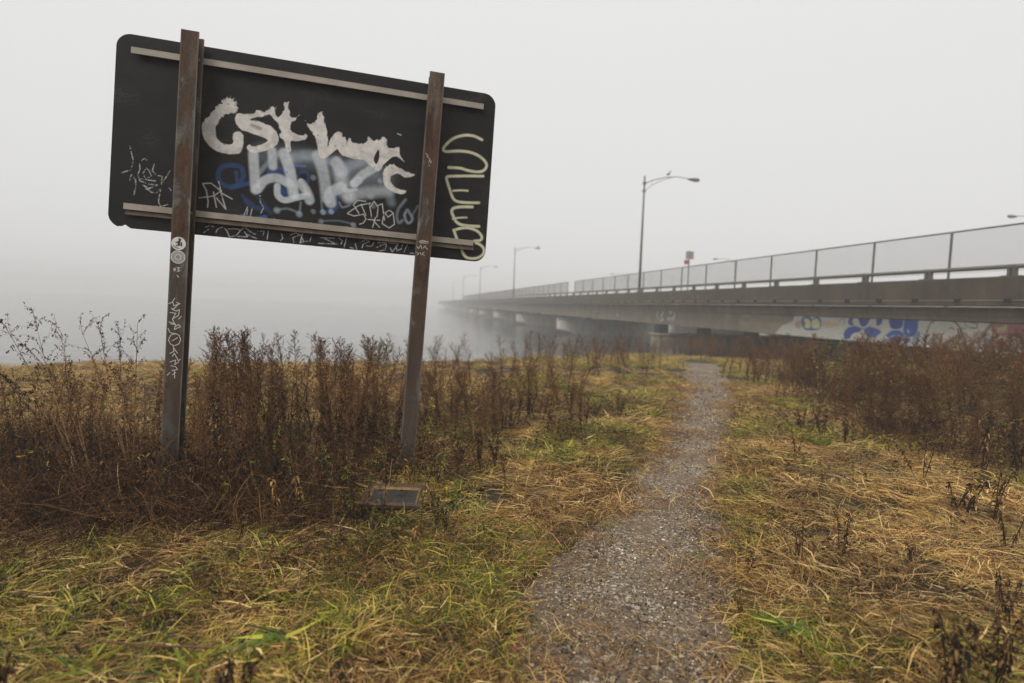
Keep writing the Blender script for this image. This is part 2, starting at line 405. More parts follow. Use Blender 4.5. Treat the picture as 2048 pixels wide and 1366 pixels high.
# chain-link fence behind the railing, in two runs with a gap
m_wire = flat_mat('dull_wire', lin(120, 120, 118), 0.6, 0.2)
def fence(s0, s1, label):
    f = empty('chain_link_fence', mtx=BM); tag(f, label, 'fence', 'chain-link fences along the bridge')
    FL = 17.25; zt = 4.38; zb = 3.02
    n = int(round((s1 - s0) / 3.08)); sp = (s1 - s0) / n
    t = MB(); t.tube([(s0, -FL, zt), (s1, -FL, zt)], .028, 6); t.obj('top_rail', m_olive, f, smooth=True)
    pst = MB(); pst.tube([(0, 0, 0), (0, 0, zt - 1.95)], .04, 6); pe = pst.mesh('fence_post'); pe.materials.append(m_olive)
    mb = MB(); H = zt - zb - .03; pitch = .058 / .7071
    k = -H
    vs = []; fs = []
    while k < sp:
        for sg in (1, -1):
            x0, x1 = k, k + H
            if sg < 0: x0, x1 = k + H, k
            # clip to the panel
            z0, z1 = 0.0, H
            dx = (x1 - x0)
            ta, tb = 0.0, 1.0
            if dx > 0: ta = max(ta, (0 - x0) / dx); tb = min(tb, (sp - x0) / dx)
            else: ta = max(ta, (sp - x0) / dx); tb = min(tb, (0 - x0) / dx)
            if tb <= ta: continue
            a = (x0 + dx * ta, 0.004 * sg, H * ta); b = (x0 + dx * tb, 0.004 * sg, H * tb)
            mb.tube([a, b], .0042, 3)
        k += pitch
    pm_ = mb.mesh('mesh_panel'); pm_.materials.append(m_wire)
    for i in range(n + 1):
        s = s0 + i * sp
        link('fence_post', pe, None, f, (s, -FL, 1.95))
        if i < n: link('mesh_panel', pm_, None, f, (s, -FL + .03, zb))
    return f
fence(0.02, 58.6, 'nearer run of grey chain-link fence standing behind the bridge railing')
fence(61.4, 200, 'farther run of chain-link fence beyond the gap, fading into fog')

# lamps on the bridge
lm_pole = MB(); lm_pole.tube([(0, 0, 0), (0, 0, 4), (0, 0, 8.35)], [.105, .085, .062], 10)
def lamp_mesh_parts():
    arm = MB()
    pts = [(.05, 0, 7.9), (.8, 0, 8.22), (1.6, 0, 8.44), (2.5, 0, 8.54), (3.6, 0, 8.47)]
    arm.tube(pts, [.034, .032, .03, .028, .026], 6)
    br = MB(); br.tube([(.05, 0, 7.35), (.6, 0, 7.82), (1.3, 0, 8.2), (2.2, 0, 8.5)], .02, 6)
    br.tube([(.55, 0, 7.8), (.55, 0, 8.1)], .014, 5)
    hd = MB(); n = 8
    prof = [(3.35, .05, .04), (3.5, .10, .075), (3.8, .16, .12), (4.12, .17, .13), (4.28, .07, .07)]
    vs = []
    for x, wy, wz in prof:
        for k in range(n):
            an = 2 * math.pi * k / n
            zz = math.sin(an) * wz; vs.append((x, math.cos(an) * wy, 8.44 + (zz if zz > 0 else zz * 1.25)))
    fs = [(i * n + k, i * n + (k + 1) % n, (i + 1) * n + (k + 1) % n, (i + 1) * n + k) for i in range(len(prof) - 1) for k in range(n)]
    fs += [tuple(range(n))[::-1], tuple((len(prof) - 1) * n + k for k in range(n))]; hd.add(vs, fs)
    ln = MB()
    ln.add([(3.85 + .22 * math.cos(2 * math.pi * k / 8), .09 * math.sin(2 * math.pi * k / 8), 8.36) for k in range(8)] + [(3.87 + .12 * math.cos(2 * math.pi * k / 8), .05 * math.sin(2 * math.pi * k / 8), 8.28) for k in range(8)],
           [(k, (k + 1) % 8, 8 + (k + 1) % 8, 8 + k) for k in range(8)] + [tuple(range(15, 7, -1))])
    cap = MB(); cap.tube([(0, 0, 8.35), (0, 0, 8.42)], [.08, .05], 8); cap.box(-.1, .1, -.1, .1, 7.28, 7.42); cap.box(-.1, .1, -.1, .1, 7.82, 7.98)
    bs = MB(); bs.box(-.2, .2, -.2, .2, 0, .04); bs.tube([(0, 0, .04), (0, 0, .3)], [.15, .11], 8)
    return arm, br, hd, ln, cap, bs
m_glass = flat_mat('lamp_lens', (0.55, 0.55, 0.5, 1), 0.2)
arm, br, hd, ln, cap, bs = lamp_mesh_parts()
L1 = empty('street_lamp')
lm_pole.obj('pole', m_olive, L1, smooth=True); a_ = arm.obj('arm', m_olive, L1, smooth=True); br.obj('brace', m_olive, a_, smooth=True)
h_ = hd.obj('lamp_head', m_olive, L1, smooth=True); ln.obj('lens', m_glass, h_); cap.obj('arm_clamp', m_olive, L1); bs.obj('base', m_olive, L1)
def place_lamp(first, s, L, z, ang, label, group):
    o = first if first else copy_tree(L1)
    p = BM @ Vector((s, -L, z)); o.location = p; o.rotation_euler = (0, 0, ang)
    tag(o, label, 'street lamp', group); return o
toright = math.atan2(BP[1], BP[0])
labels = ['tall curved-arm street lamp nearest on the bridge parapet, a bird on its arm', 'second street lamp along the near parapet, a bird on its lamp head',
          'third near-side street lamp along the bridge, pale in the fog', 'fourth near-side street lamp, very pale in the fog', 'faintest near-side street lamp, almost lost in the fog']
ss = [40.2 * .94 + .6, 38.5 + 52.5, 38.5 + 52.5 + 49, 38.5 + 52.5 + 49 + 50, 240]
lamps = []
for i, s in enumerate(ss):
    lamps.append(place_lamp(L1 if i == 0 else None, s, 16.21, 2.785, toright, labels[i], 'street lamps on the near side of the bridge'))
far_l = ['street lamp tip poking in at the right edge above the fence', 'far-side street lamp whose arm shows above the fence', 'fainter far-side street lamp just above the fence top beside the tall lamp']
for (px, D), lb in zip([(2095, 47.5), (1478, 93), (1262, 141)], far_l):
    x = (px - 1024) / 1100 * D; q = np.array([x, D]); L = q @ BP[:2]; s = q @ BD[:2]
    o = place_lamp(None, s, 52.8, 1.94, toright + math.pi, lb, 'street lamps on the far side of the bridge')

# birds on the lamps
m_bird = flat_mat('grey_feathers', lin(92, 90, 86), 0.8)
def bird(label, loc, rz, up=0.7):
    n = 8; prof = [(-.26, .012, .10), (-.16, .03, .12), (-.08, .065, .15), (.02, .085, .19), (.10, .07, .26), (.15, .045, .33), (.20, .048, .37), (.25, .03, .38), (.29, .012, .375), (.335, .003, .37)]
    mb = MB(); vs = []
    for x, r, z in prof:
        for k in range(n): an = 2 * math.pi * k / n; vs.append((x * .8, math.cos(an) * r, z * up + math.sin(an) * r * 1.05))
    fs = [(i * n + k, i * n + (k + 1) % n, (i + 1) * n + (k + 1) % n, (i + 1) * n + k) for i in range(len(prof) - 1) for k in range(n)] + [tuple(range(n))[::-1]]
    mb.add(vs, fs)
    for sy in (-.03, .03): mb.tube([(.02, sy, .09), (.03, sy, 0)], .008, 4)
    b = mb.obj('bird', m_bird, None, loc, smooth=True); b.rotation_euler = (0, 0, rz); tag(b, label, 'bird', 'birds perched on the street lamps')
    wg = MB()
    for sy in (-1, 1):
        wg.add([(.10, sy * .075, .19), (.0, sy * .088, .17), (-.2, sy * .04, .08), (-.24, sy * .012, .075), (-.1, sy * .06, .2 * up + .04), (.04, sy * .075, .2)], [(0, 1, 2, 3, 4, 5)])
    wg.obj('wings', m_bird, b); return b
def on_lamp(lp, lx, lz): return lp.matrix_world @ Vector((lx, 0, lz))
bpy.context.view_layer.update()
bird('small grey bird perched on the arm of the nearest street lamp', on_lamp(lamps[0], 1.85, 8.49), toright + 0.3, 1.15)
bird('small grey bird perched on the head of the second street lamp', on_lamp(lamps[1], 3.9, 8.52), toright + 0.5, 1.15)

# small road sign on the bridge
D = 35.5; x = (1322 - 1024) / 1100 * D; q = np.array([x, D]); s_, L_ = q @ BD[:2], q @ BP[:2]
rs = empty('pole_sign', mtx=BM @ Matrix.Translation((s_, -17.35, 1.95))); tag(rs, 'small grey square sign with a red plate below it on a thin pole', 'sign')
mb = MB(); mb.tube([(0, 0, 0), (0, 0, 3.45)], .035, 6); mb.obj('pole', m_olive, rs)
mb = MB(); mb.box(-.06, -.045, -.27, .27, 2.92, 3.42); pl = mb.obj('sign_plate', flat_mat('plate_back', lin(150, 148, 145), .5, .3), rs)
mb = MB(); mb.box(-.075, -.062, -.035, .035, 2.95, 3.4); mb.obj('stiffener', flat_mat('reddish_strip', lin(140, 118, 112), .6), pl)
mb = MB(); mb.box(-.065, -.05, .02, .36, 2.58, 2.86); mb.obj('red_plate', flat_mat('faded_red', lin(150, 78, 70), .6), rs)

# ------------------------------------------------------------------ painted surfaces (spray graffiti)
def seg_dist(P, a, b):
    ab = b - a; t = np.clip(((P - a) @ ab) / (ab @ ab + 1e-12), 0, 1)
    return np.linalg.norm(P - (a + t[:, None] * ab), axis=1)
def smooth_pl(pts, n=6):
    pts = [np.asarray(p, float) for p in pts]
    if len(pts) < 3: return pts
    out = []
    for i in range(len(pts) - 1):
        p0 = pts[max(i - 1, 0)]; p1 = pts[i]; p2 = pts[i + 1]; p3 = pts[min(i + 2, len(pts) - 1)]
        for k in range(n):
            t = k / n
            out.append(.5 * ((2 * p1) + (-p0 + p2) * t + (2 * p0 - 5 * p1 + 4 * p2 - p3) * t * t + (-p0 + 3 * p1 - 3 * p2 + p3) * t ** 3))
    out.append(pts[-1]); return out
class Canvas:
    def __init__(s, P, base): s.P = P; s.C = np.tile(np.array(base[:3]), (len(P), 1)); s.r = rng.random(len(P)); s.n = vnoise(P[:, 0], P[:, 1], .018, 2); s.n2 = vnoise(P[:, 0], P[:, 1], .05, 4)
    def blend(s, idx, al, col): s.C[idx] = s.C[idx] * (1 - al[:, None]) + np.array(col[:3]) * al[:, None]
    def stroke(s, pts, wd, col, op=1.0, soft=.003, curve=True, chalk=0.0, fray=0.0):
        if curve: pts = smooth_pl(pts, 5)
        pts = [np.asarray(p, float) for p in pts]; A = np.array(pts); pad = wd / 2 + soft * 3 + fray
        lo = A.min(0) - pad; hi = A.max(0) + pad
        idx = np.where((s.P[:, 0] > lo[0]) & (s.P[:, 0] < hi[0]) & (s.P[:, 1] > lo[1]) & (s.P[:, 1] < hi[1]))[0]
        if len(idx) == 0: return
        Q = s.P[idx]; d = np.full(len(idx), 9.0)
        if len(pts) == 1: d = np.linalg.norm(Q - pts[0], axis=1)
        for a, b in zip(pts[:-1], pts[1:]): d = np.minimum(d, seg_dist(Q, a, b))
        d = d + (s.n[idx] - .5) * fray
        al = 1 - sstep(wd / 2 - soft, wd / 2 + soft, d); al = al * op
        if chalk > 0: al = al * (s.r[idx] * .5 + s.n[idx] * .5 > chalk)
        s.blend(idx, al, col)
    def poly(s, pts, col, op=1.0, soft=.004, fray=.0, hole=None, curve=True, grain=0.0):
        if curve: pts = smooth_pl(list(pts) + [pts[0]], 4)[:-1]
        A = np.array(pts); lo = A.min(0) - .03; hi = A.max(0) + .03
        idx = np.where((s.P[:, 0] > lo[0]) & (s.P[:, 0] < hi[0]) & (s.P[:, 1] > lo[1]) & (s.P[:, 1] < hi[1]))[0]
        Q = s.P[idx]; ins = np.zeros(len(idx), bool); d = np.full(len(idx), 9.0); n = len(A)
        for i in range(n):
            a = A[i]; b = A[(i + 1) % n]; d = np.minimum(d, seg_dist(Q, a, b))
            cond = ((a[1] > Q[:, 1]) != (b[1] > Q[:, 1])); xx = (b[0] - a[0]) * (Q[:, 1] - a[1]) / (b[1] - a[1] + 1e-12) + a[0]
            ins ^= cond & (Q[:, 0] < xx)
        sd_ = np.where(ins, -d, d)
        if fray > 0:                       # paint faded on its upper edges
            up_ = s.P[idx][:, 1] - A[:, 1].mean(); fr = fray * np.clip(.35 + up_ * 3, .15, 1.6)
            sd_ = sd_ + (s.n[idx] - .5) * fr + (s.r[idx] - .5) * fr * .5
        al = 1 - sstep(-soft, soft, sd_)
        if grain > 0: al = al * (1 - grain * (s.n2[idx] > .66) * s.r[idx])
        s.blend(idx, al * op, col)
    def mesh(s, name, verts, nx, ny):
        i, j = np.meshgrid(np.arange(nx - 1), np.arange(ny - 1)); a = (j * nx + i).ravel()
        f = np.stack([a, a + 1, a + nx + 1, a + nx], -1)
        return f

# ------------------------------------------------------------------ the big sign
SC = np.array([-1.705, 4.707, 2.693]); 
SU = np.array([0.97332, 0.22544, -0.0428]); SV = np.array([0.036, 0.037, 0.999])
SU /= np.linalg.norm(SU); SV = SV - SU * (SV @ SU); SV /= np.linalg.norm(SV); SN = np.cross(SU, SV)   # SN points to the viewer's side
BASE = 2.62
so = SC - SV * BASE
SM = Matrix(((SU[0], -SN[0], SV[0], so[0]), (SU[1], -SN[1], SV[1], so[1]), (SU[2], -SN[2], SV[2], so[2]), (0, 0, 0, 1)))
sign = empty('roadside_sign', mtx=SM)
tag(sign, 'back of a big black sign covered in graffiti, on two rusty leaning posts', 'sign')
def uv(x, y, off=0.0):            # place on the sign's back, in metres from the board's centre
    r = cray(x, y); t = ((SC - EYE) @ SN + off) / (r @ SN); q = EYE + r * t - SC; return np.array([q @ SU, q @ SV])

def ins_board(Q, W=3.0, H=1.5, R=.105):
    dx = np.abs(Q[:, 0]) - (W / 2 - R); dy = np.abs(Q[:, 1]) - (H / 2 - R)
    return np.hypot(np.maximum(dx, 0), np.maximum(dy, 0)) + np.minimum(np.maximum(dx, dy), 0) - R

NX, NY = 680, 340
gx, gy = np.meshgrid(np.linspace(-1.5, 1.5, NX), np.linspace(-.75, .75, NY)); P = np.stack([gx.ravel(), gy.ravel()], -1)
# pull outside points of the corners onto the rounded outline
sdv = ins_board(P); cen = np.sign(P) * np.array([1.5 - .105, .75 - .105]); dv = P - cen
out_ = sdv > 0; P[out_] = (cen + dv / (np.linalg.norm(dv, axis=1)[:, None] + 1e-9) * .105)[out_]
# dents out of the lower-left edge
_ox = np.maximum(np.abs(P[:, 0]) - (1.5 - .105), 0); _bt = -.75 + .105 - np.sqrt(np.maximum(.105 ** 2 - _ox ** 2, 0))
for px_, py_, am, wd_ in ((240, 449, .012, .016), (250, 449, .026, .040)):
    c_ = uv(px_, py_); P[:, 1] = np.where(P[:, 1] < 0, np.maximum(P[:, 1], _bt + am * np.clip(1 - np.abs(P[:, 0] - c_[0]) / wd_, 0, 1)), P[:, 1])
cv = Canvas(P, (0.0105, 0.0098, 0.0095))
# faint rusty weathering on the paint
cv.C *= (0.75 + .5 * vnoise(P[:, 0], P[:, 1] * 5, .3, 6))[:, None]
cv.C += (np.clip(vnoise(P[:, 0], P[:, 1], .16, 8) - .62, 0, 1) * np.clip(vnoise(P[:, 0], P[:, 1] * 3, .02, 9) - .3, 0, 1) * .12)[:, None] * np.array([1, .8, .65])
Z7 = lambda x, y: uv(380 + x / 4.2667, 180 + y / 4.2667)
Z3 = lambda x, y: uv(200 + x / 4.876, 280 + y / 4.876)
Z4 = lambda x, y: uv(600 + x / 4.876, 260 + y / 4.876)
MPP = .00385 / 4.2667
def st(conv, pts, wz, col, op=1, soft=.35, sc=MPP, **k):
    w_ = wz * sc; cv.stroke([conv(*p) for p in pts], w_, col, op, max(.0022, w_ * soft * .5), **k)
WHT = (.64, .60, .565); GRY = (.36, .41, .47); SOF = (.62, .65, .68); BLU = (.025, .06, .17); BBL = (.03, .11, .32); CHK = (.50, .49, .46); YEL = (.52, .50, .34); YE2 = (.64, .62, .50)
# blue under-layer
st(Z7, [(345, 640), (270, 660), (240, 730), (270, 800), (345, 825), (420, 800), (455, 730), (430, 655), (345, 640)], 42, BLU, .65)
st(Z7, [(395, 700), (400, 770)], 30, BLU, .7); st(Z7, [(350, 835), (520, 790)], 38, BLU, .85)
st(Z7, [(680, 700), (780, 690), (830, 800), (820, 880), (770, 850)], 60, BLU, .8); st(Z7, [(900, 760), (950, 700), (1010, 720), (1000, 790)], 30, BLU, .6)
st(Z7, [(880, 642), (985, 650)], 24, BBL, .8); st(Z7, [(1235, 700), (1260, 800), (1240, 1000), (1180, 1040)], 50, BLU, .7)
st(Z7, [(480, 940), (560, 1000), (640, 1010)], 46, BLU, .45); st(Z7, [(560, 880), (620, 960), (690, 1050)], 40, BLU, .4)
st(Z7, [(450, 900), (500, 1000)], 30, BLU, .4)
st(Z7, [(450, 1075), (540, 1100), (640, 1085)], 40, BBL, .8)
# broad soft grey-white spray
st(Z7, [(620, 540), (900, 580), (1200, 620), (1560, 700)], 170, GRY, .20, .8); st(Z7, [(1250, 720), (1450, 780), (1650, 760)], 190, GRY, .20, .9)
st(Z7, [(860, 580), (1010, 560), (1150, 600)], 90, GRY, .6, .8)
st(Z7, [(1090, 560), (1140, 720), (1165, 920)], 100, SOF, .5, .36); st(Z7, [(1200, 960), (1200, 880), (1290, 830)], 100, SOF, .62, .36)
st(Z7, [(540, 545), (550, 700), (560, 850)], 84, SOF, .66, .34); st(Z7, [(700, 520), (706, 650)], 74, SOF, .66, .45)
st(Z7, [(580, 840), (640, 770), (740, 750), (850, 800)], 80, SOF, .66, .34); st(Z7, [(800, 540), (850, 680), (870, 800), (885, 890)], 92, SOF, .72, .34)
st(Z7, [(760, 540), (650, 640), (600, 700)], 40, GRY, .5, .7)
st(Z7, [(745, 820), (750, 900), (810, 940), (900, 920), (1000, 900)], 56, SOF, .7, .3); st(Z7, [(950, 800), (1000, 880), (1020, 940)], 84, SOF, .6, .36); st(Z7, [(945, 770), (985, 860)], 36, SOF, .5, .36)
st(Z7, [(1250, 620), (1290, 690)], 110, SOF, .62, .36); st(Z7, [(1290, 700), (1400, 630), (1500, 610)], 90, GRY, .6, .8)
st(Z7, [(1290, 720), (1310, 840), (1360, 915)], 110, SOF, .5, .7); st(Z7, [(1400, 800), (1480, 720), (1600, 650)], 80, SOF, .6, .36); st(Z7, [(1400, 800), (1440, 770)], 70, SOF, .6, .34)
st(Z7, [(1360, 910), (1480, 880), (1690, 860)], 100, SOF, .42, .7); st(Z7, [(1320, 860), (1420, 850)], 30, SOF, .6, .34)
st(Z7, [(1690, 840), (1720, 960)], 70, GRY, .35, .9)
for x, y, r_, o_ in [(740, 1025, 52, .55), (930, 1057, 52, .55), (1050, 1035, 40, .4), (1133, 1040, 44, .75), (1203, 1035, 44, .7), (1115, 1120, 44, .35), (1392, 1150, 44, .5), (1050, 745, 44, .4), (1620, 775, 44, .5), (1545, 700, 40, .35), (1540, 900, 60, .4), (1000, 920, 50, .6), (1185, 915, 60, .5), (1560, 990, 40, .3), (570, 850, 40, .5)]:
    st(Z7, [(x, y), (x + 4, y + 4)], r_, GRY if o_ < .6 else (.32, .4, .5), o_, .5)
st(Z7, [(740, 1025), (830, 1012), (920, 1045)], 20, GRY, .35, .7); st(Z7, [(935, 1050), (945, 960)], 22, GRY, .3); st(Z7, [(1130, 1030), (1120, 950)], 20, GRY, .3); st(Z7, [(1115, 1120), (1260, 1115), (1390, 1145)], 18, GRY, .22)
st(Z7, [(1275, 960), (1300, 1000), (1360, 985)], 20, GRY, .35)
# grey loops by the right post
st(Z4, [(1030, 680), (960, 770), (945, 850), (965, 905), (1000, 880)], 26, GRY, .38, .7); st(Z4, [(1045, 780), (1020, 830), (1040, 895), (1070, 905), (1095, 860), (1050, 780)], 24, GRY, .55, .7); st(Z4, [(1095, 830), (1150, 740)], 20, GRY, .25, .8)
# main white letters
def pl(pts, fray=.026, grain=.3): cv.poly([Z7(*p) for p in pts], WHT, .97, .004, fray, grain=grain)
pl([(345, 60), (300, 85), (250, 120), (210, 165), (170, 210), (130, 250), (105, 300), (105, 370), (130, 430), (180, 490), (240, 525), (320, 545), (390, 545), (430, 530), (450, 480), (455, 400), (440, 365), (405, 352), (375, 365), (365, 400), (370, 440), (355, 462), (310, 465), (270, 450), (235, 415), (218, 370), (222, 310), (245, 260), (290, 215), (340, 200), (385, 190), (400, 165), (385, 110), (365, 75)])
pl([(392, 200), (385, 250), (400, 300), (440, 340), (500, 360), (570, 385), (630, 405), (665, 430), (640, 452), (590, 472), (535, 480), (508, 465), (487, 485), (495, 515), (530, 535), (600, 530), (680, 505), (740, 465), (755, 420), (745, 370), (700, 320), (640, 290), (580, 270), (530, 260), (515, 250), (560, 235), (620, 225), (672, 212), (705, 230), (740, 270), (765, 320), (782, 360), (765, 378), (768, 402), (798, 425), (812, 460), (820, 510), (845, 530), (864, 515), (855, 470), (864, 435), (920, 435), (980, 422), (1003, 395), (985, 375), (962, 388), (930, 385), (900, 370), (862, 355), (856, 300), (862, 268), (900, 258), (932, 215), (902, 232), (860, 235), (850, 170), (830, 98), (812, 112), (803, 180), (760, 226), (728, 200), (724, 145), (700, 138), (660, 170), (620, 195), (590, 178), (562, 175), (545, 200), (470, 205), (420, 196)])
pl([(985, 265), (1010, 305), (1050, 370), (1080, 440), (1095, 530), (1110, 580), (1150, 582), (1210, 540), (1257, 505), (1290, 550), (1350, 575), (1420, 590), (1490, 600), (1530, 640), (1560, 658), (1580, 655), (1577, 672), (1590, 690), (1620, 685), (1650, 640), (1710, 585), (1750, 566), (1790, 582), (1828, 612), (1790, 550), (1785, 488), (1740, 500), (1690, 490), (1675, 430), (1655, 402), (1620, 420), (1600, 425), (1560, 430), (1525, 402), (1505, 445), (1450, 460), (1390, 450), (1360, 412), (1345, 440), (1340, 480), (1325, 405), (1300, 395), (1280, 356), (1240, 370), (1200, 420), (1175, 490), (1172, 400), (1155, 290), (1130, 205), (1112, 195), (1085, 250), (1050, 290), (1020, 292)])
cv.poly([Z7(*p) for p in [(1605, 505), (1575, 560), (1568, 600), (1590, 632), (1612, 590), (1617, 530)]], (.014, .013, .012), 1, .003)
pl([(1700, 630), (1660, 680), (1645, 750), (1660, 810), (1700, 850), (1760, 880), (1822, 887), (1845, 860), (1800, 850), (1750, 830), (1715, 790), (1710, 750), (1740, 720), (1790, 720), (1840, 745), (1880, 745), (1912, 722), (1850, 700), (1800, 670), (1760, 648), (1735, 632)])
cv.stroke([Z7(530, 300), Z7(600, 330)], .028, (.03, .03, .03), .55, .012)
for x, y in [(325, 118), (1090, 383), (290, 462), (1240, 478), (245, 488), (825, 700)]: cv.stroke([Z7(x, y), Z7(x + 3, y + 4)], .008, (.02, .02, .02), .9, .003)
# chalk tags
def ch(conv, lines, wz=9, thr=.28, sc=MPP, col=CHK, op=.9):
    for l in lines: cv.stroke([conv(*p) for p in l], max(.0062, wz * sc), col, op, .0022, curve=False, chalk=thr)
ch(Z7, [[(110, 800), (140, 860), (155, 950), (150, 1000)], [(110, 797), (180, 795), (250, 850), (270, 880)], [(80, 920), (200, 905), (270, 860)], [(200, 870), (225, 1000)], [(245, 780), (270, 900), (305, 1015)], [(270, 880), (360, 930)], [(225, 920), (300, 1010)]], 10, .2)
ch(Z3, [[(215, 318), (300, 290), (325, 200), (290, 60)], [(290, 390), (305, 340), (345, 380), (350, 440), (330, 540)], [(385, 230), (390, 280), (370, 340), (390, 400)], [(405, 200), (430, 180), (455, 195)], [(420, 325), (450, 275), (480, 300), (500, 350), (450, 385), (430, 350)], [(530, 230), (510, 300), (545, 340), (605, 355), (600, 430)], [(685, 300), (600, 430)], [(390, 400), (480, 430), (560, 440), (480, 470), (420, 440), (500, 510), (550, 515), (590, 480), (570, 600), (590, 650), (660, 630)], [(670, 460), (695, 495)], [(400, 380), (540, 400)], [(450, 480), (530, 460)]], 9, .44, .00385 / 4.876)
ch(Z3, [[(1010, 905), (1060, 870)], [(1030, 850), (1070, 833), (1110, 848)], [(1130, 905), (1145, 870), (1195, 850)], [(1215, 860), (1240, 890), (1262, 945), (1330, 930), (1372, 880), (1330, 866), (1250, 868)], [(1372, 880), (1410, 850), (1460, 890), (1515, 920)], [(1410, 895), (1440, 945), (1345, 940)], [(1430, 920), (1525, 960)], [(1540, 890), (1600, 890), (1590, 930)], [(1640, 890), (1630, 970)], [(1770, 915), (1782, 960), (1760, 980)], [(1855, 925), (1910, 905), (1950, 925), (1880, 950), (1890, 1000)], [(1975, 915), (1955, 1000)]], 8, .33, .00385 / 4.876)
ch(Z4, [[(5, 1020), (35, 1085)], [(20, 1020), (0, 1100), (70, 1085)], [(110, 1045), (95, 1085)], [(190, 1050), (335, 1055)], [(180, 1105), (365, 1112)], [(240, 1060), (330, 1100)], [(380, 1055), (412, 1080), (400, 1112)], [(455, 1050), (430, 1142)], [(490, 1145), (520, 1155)], [(540, 1110), (552, 1160)], [(590, 1095), (640, 1072), (680, 1085), (615, 1115), (605, 1150)], [(650, 1130), (700, 1135), (720, 1095)], [(760, 1098), (845, 1100)], [(750, 1145), (800, 1120), (845, 1112), (830, 1170), (770, 1180)], [(860, 1100), (960, 1110), (900, 1190), (880, 1150)], [(1000, 1118), (985, 1160), (945, 1180), (940, 1130)], [(1045, 1120), (1015, 1190)], [(1070, 1200), (1110, 1202)]], 8, .33, .00385 / 4.876)
ch(Z7, [[(1500, 952), (1430, 940), (1395, 980), (1440, 1050)], [(1345, 1050), (1440, 985), (1540, 965)], [(1345, 1055), (1400, 1075), (1480, 1060), (1502, 1100), (1480, 1135), (1448, 1145)], [(1460, 975), (1500, 1070)], [(1530, 965), (1550, 1085)], [(1538, 1000), (1570, 950), (1605, 1000), (1595, 1085)], [(1605, 985), (1640, 970), (1660, 1110)], [(1735, 1050), (1700, 1025), (1665, 1050), (1690, 1085), (1735, 1050)], [(1650, 1080), (1640, 1140), (1700, 1178), (1745, 1145), (1735, 1060)], [(1520, 1105), (1620, 1112)], [(1582, 1088), (1558, 1172)], [(1570, 1120), (1618, 1172)]], 9, .16)
ch(Z4, [[(950, 355 - 320), (985, 50)]], 10, .1)
ch(Z7, [[(455, 1080), (490, 1000)], [(515, 1080), (530, 1010)], [(485, 1060), (492, 1020)], [(598, 900), (600, 960), (630, 1000), (605, 1050)]], 5, .3)
# yellow letters running down the right end
def yl(pts, wz=24):
    cv.stroke([Z4(*p) for p in pts], (wz + 10) * MPP * .92, (.10, .10, .07), .5, .009); cv.stroke([Z4(*p) for p in pts], wz * MPP, YEL, .95, .004); cv.stroke([Z4(*p) for p in pts], wz * .35 * MPP, YE2, .55, .003)
yl([(1775, 95), (1700, 60), (1620, 50), (1540, 65), (1470, 100), (1410, 160), (1400, 195), (1430, 210), (1540, 205), (1650, 215), (1740, 250), (1800, 300), (1820, 350), (1790, 395), (1730, 408), (1640, 395), (1560, 372), (1450, 365)], 27)
yl([(1785, 450), (1650, 448), (1500, 450), (1440, 455), (1430, 480), (1460, 580), (1490, 660), (1530, 695), (1620, 708), (1745, 710)], 26); yl([(1495, 592), (1570, 588), (1635, 592)], 18)
yl([(1680, 750), (1560, 750), (1495, 765), (1480, 800), (1500, 850), (1530, 900), (1600, 930), (1745, 940)], 28); yl([(1490, 865), (1560, 855), (1625, 853)], 18)
yl([(1500, 980), (1560, 960), (1640, 955), (1720, 980), (1768, 1030), (1765, 1072), (1700, 1082)], 26); yl([(1500, 975), (1530, 1060), (1565, 1130), (1590, 1200), (1630, 1245), (1720, 1250), (1785, 1210), (1792, 1160), (1760, 1120), (1715, 1100)], 26)
# sheet: painted face, thin edge
F = cv.mesh('board', None, NX, NY)
vf = np.stack([P[:, 0], np.zeros(len(P)), P[:, 1] + BASE], -1)
TH = 0.006
edge = np.concatenate([np.arange(NX), np.arange(NX - 1, NX * NY, NX)[1:], np.arange(NX * NY - 2, NX * (NY - 1) - 1, -1), np.arange(NX * (NY - 2), 0, -NX)])
eb = vf[edge] + np.array([0, TH, 0]); n0 = len(vf); ne = len(edge)
faces = F.tolist()
for i in range(ne): faces.append((int(edge[i]), n0 + i, n0 + (i + 1) % ne, int(edge[(i + 1) % ne])))
faces.append(tuple(n0 + i for i in range(ne)))
me = bpy.data.meshes.new('board'); me.from_pydata(np.concatenate([vf, eb]).tolist(), [], faces); me.update()
ca = me.color_attributes.new('paint', 'FLOAT_COLOR', 'POINT')
cc = np.ones((len(vf) + ne, 4), np.float32); cc[:len(vf), :3] = np.clip(cv.C, 0, 1); cc[len(vf):, :3] = (.03, .05, .045); ca.data.foreach_set('color', cc.ravel())
me.materials.append(paint_mat('black_painted_sheet', 0.6, 0.18))
link('board', me, None, sign)

# rails on the back of the board
m_rail = flat_mat('galvanised_rail', lin(146, 136, 124), 0.55, 0.25, .2, 5)
m_rail2 = flat_mat('rusty_lip', lin(96, 80, 66), 0.7, 0.1, .4, 14)
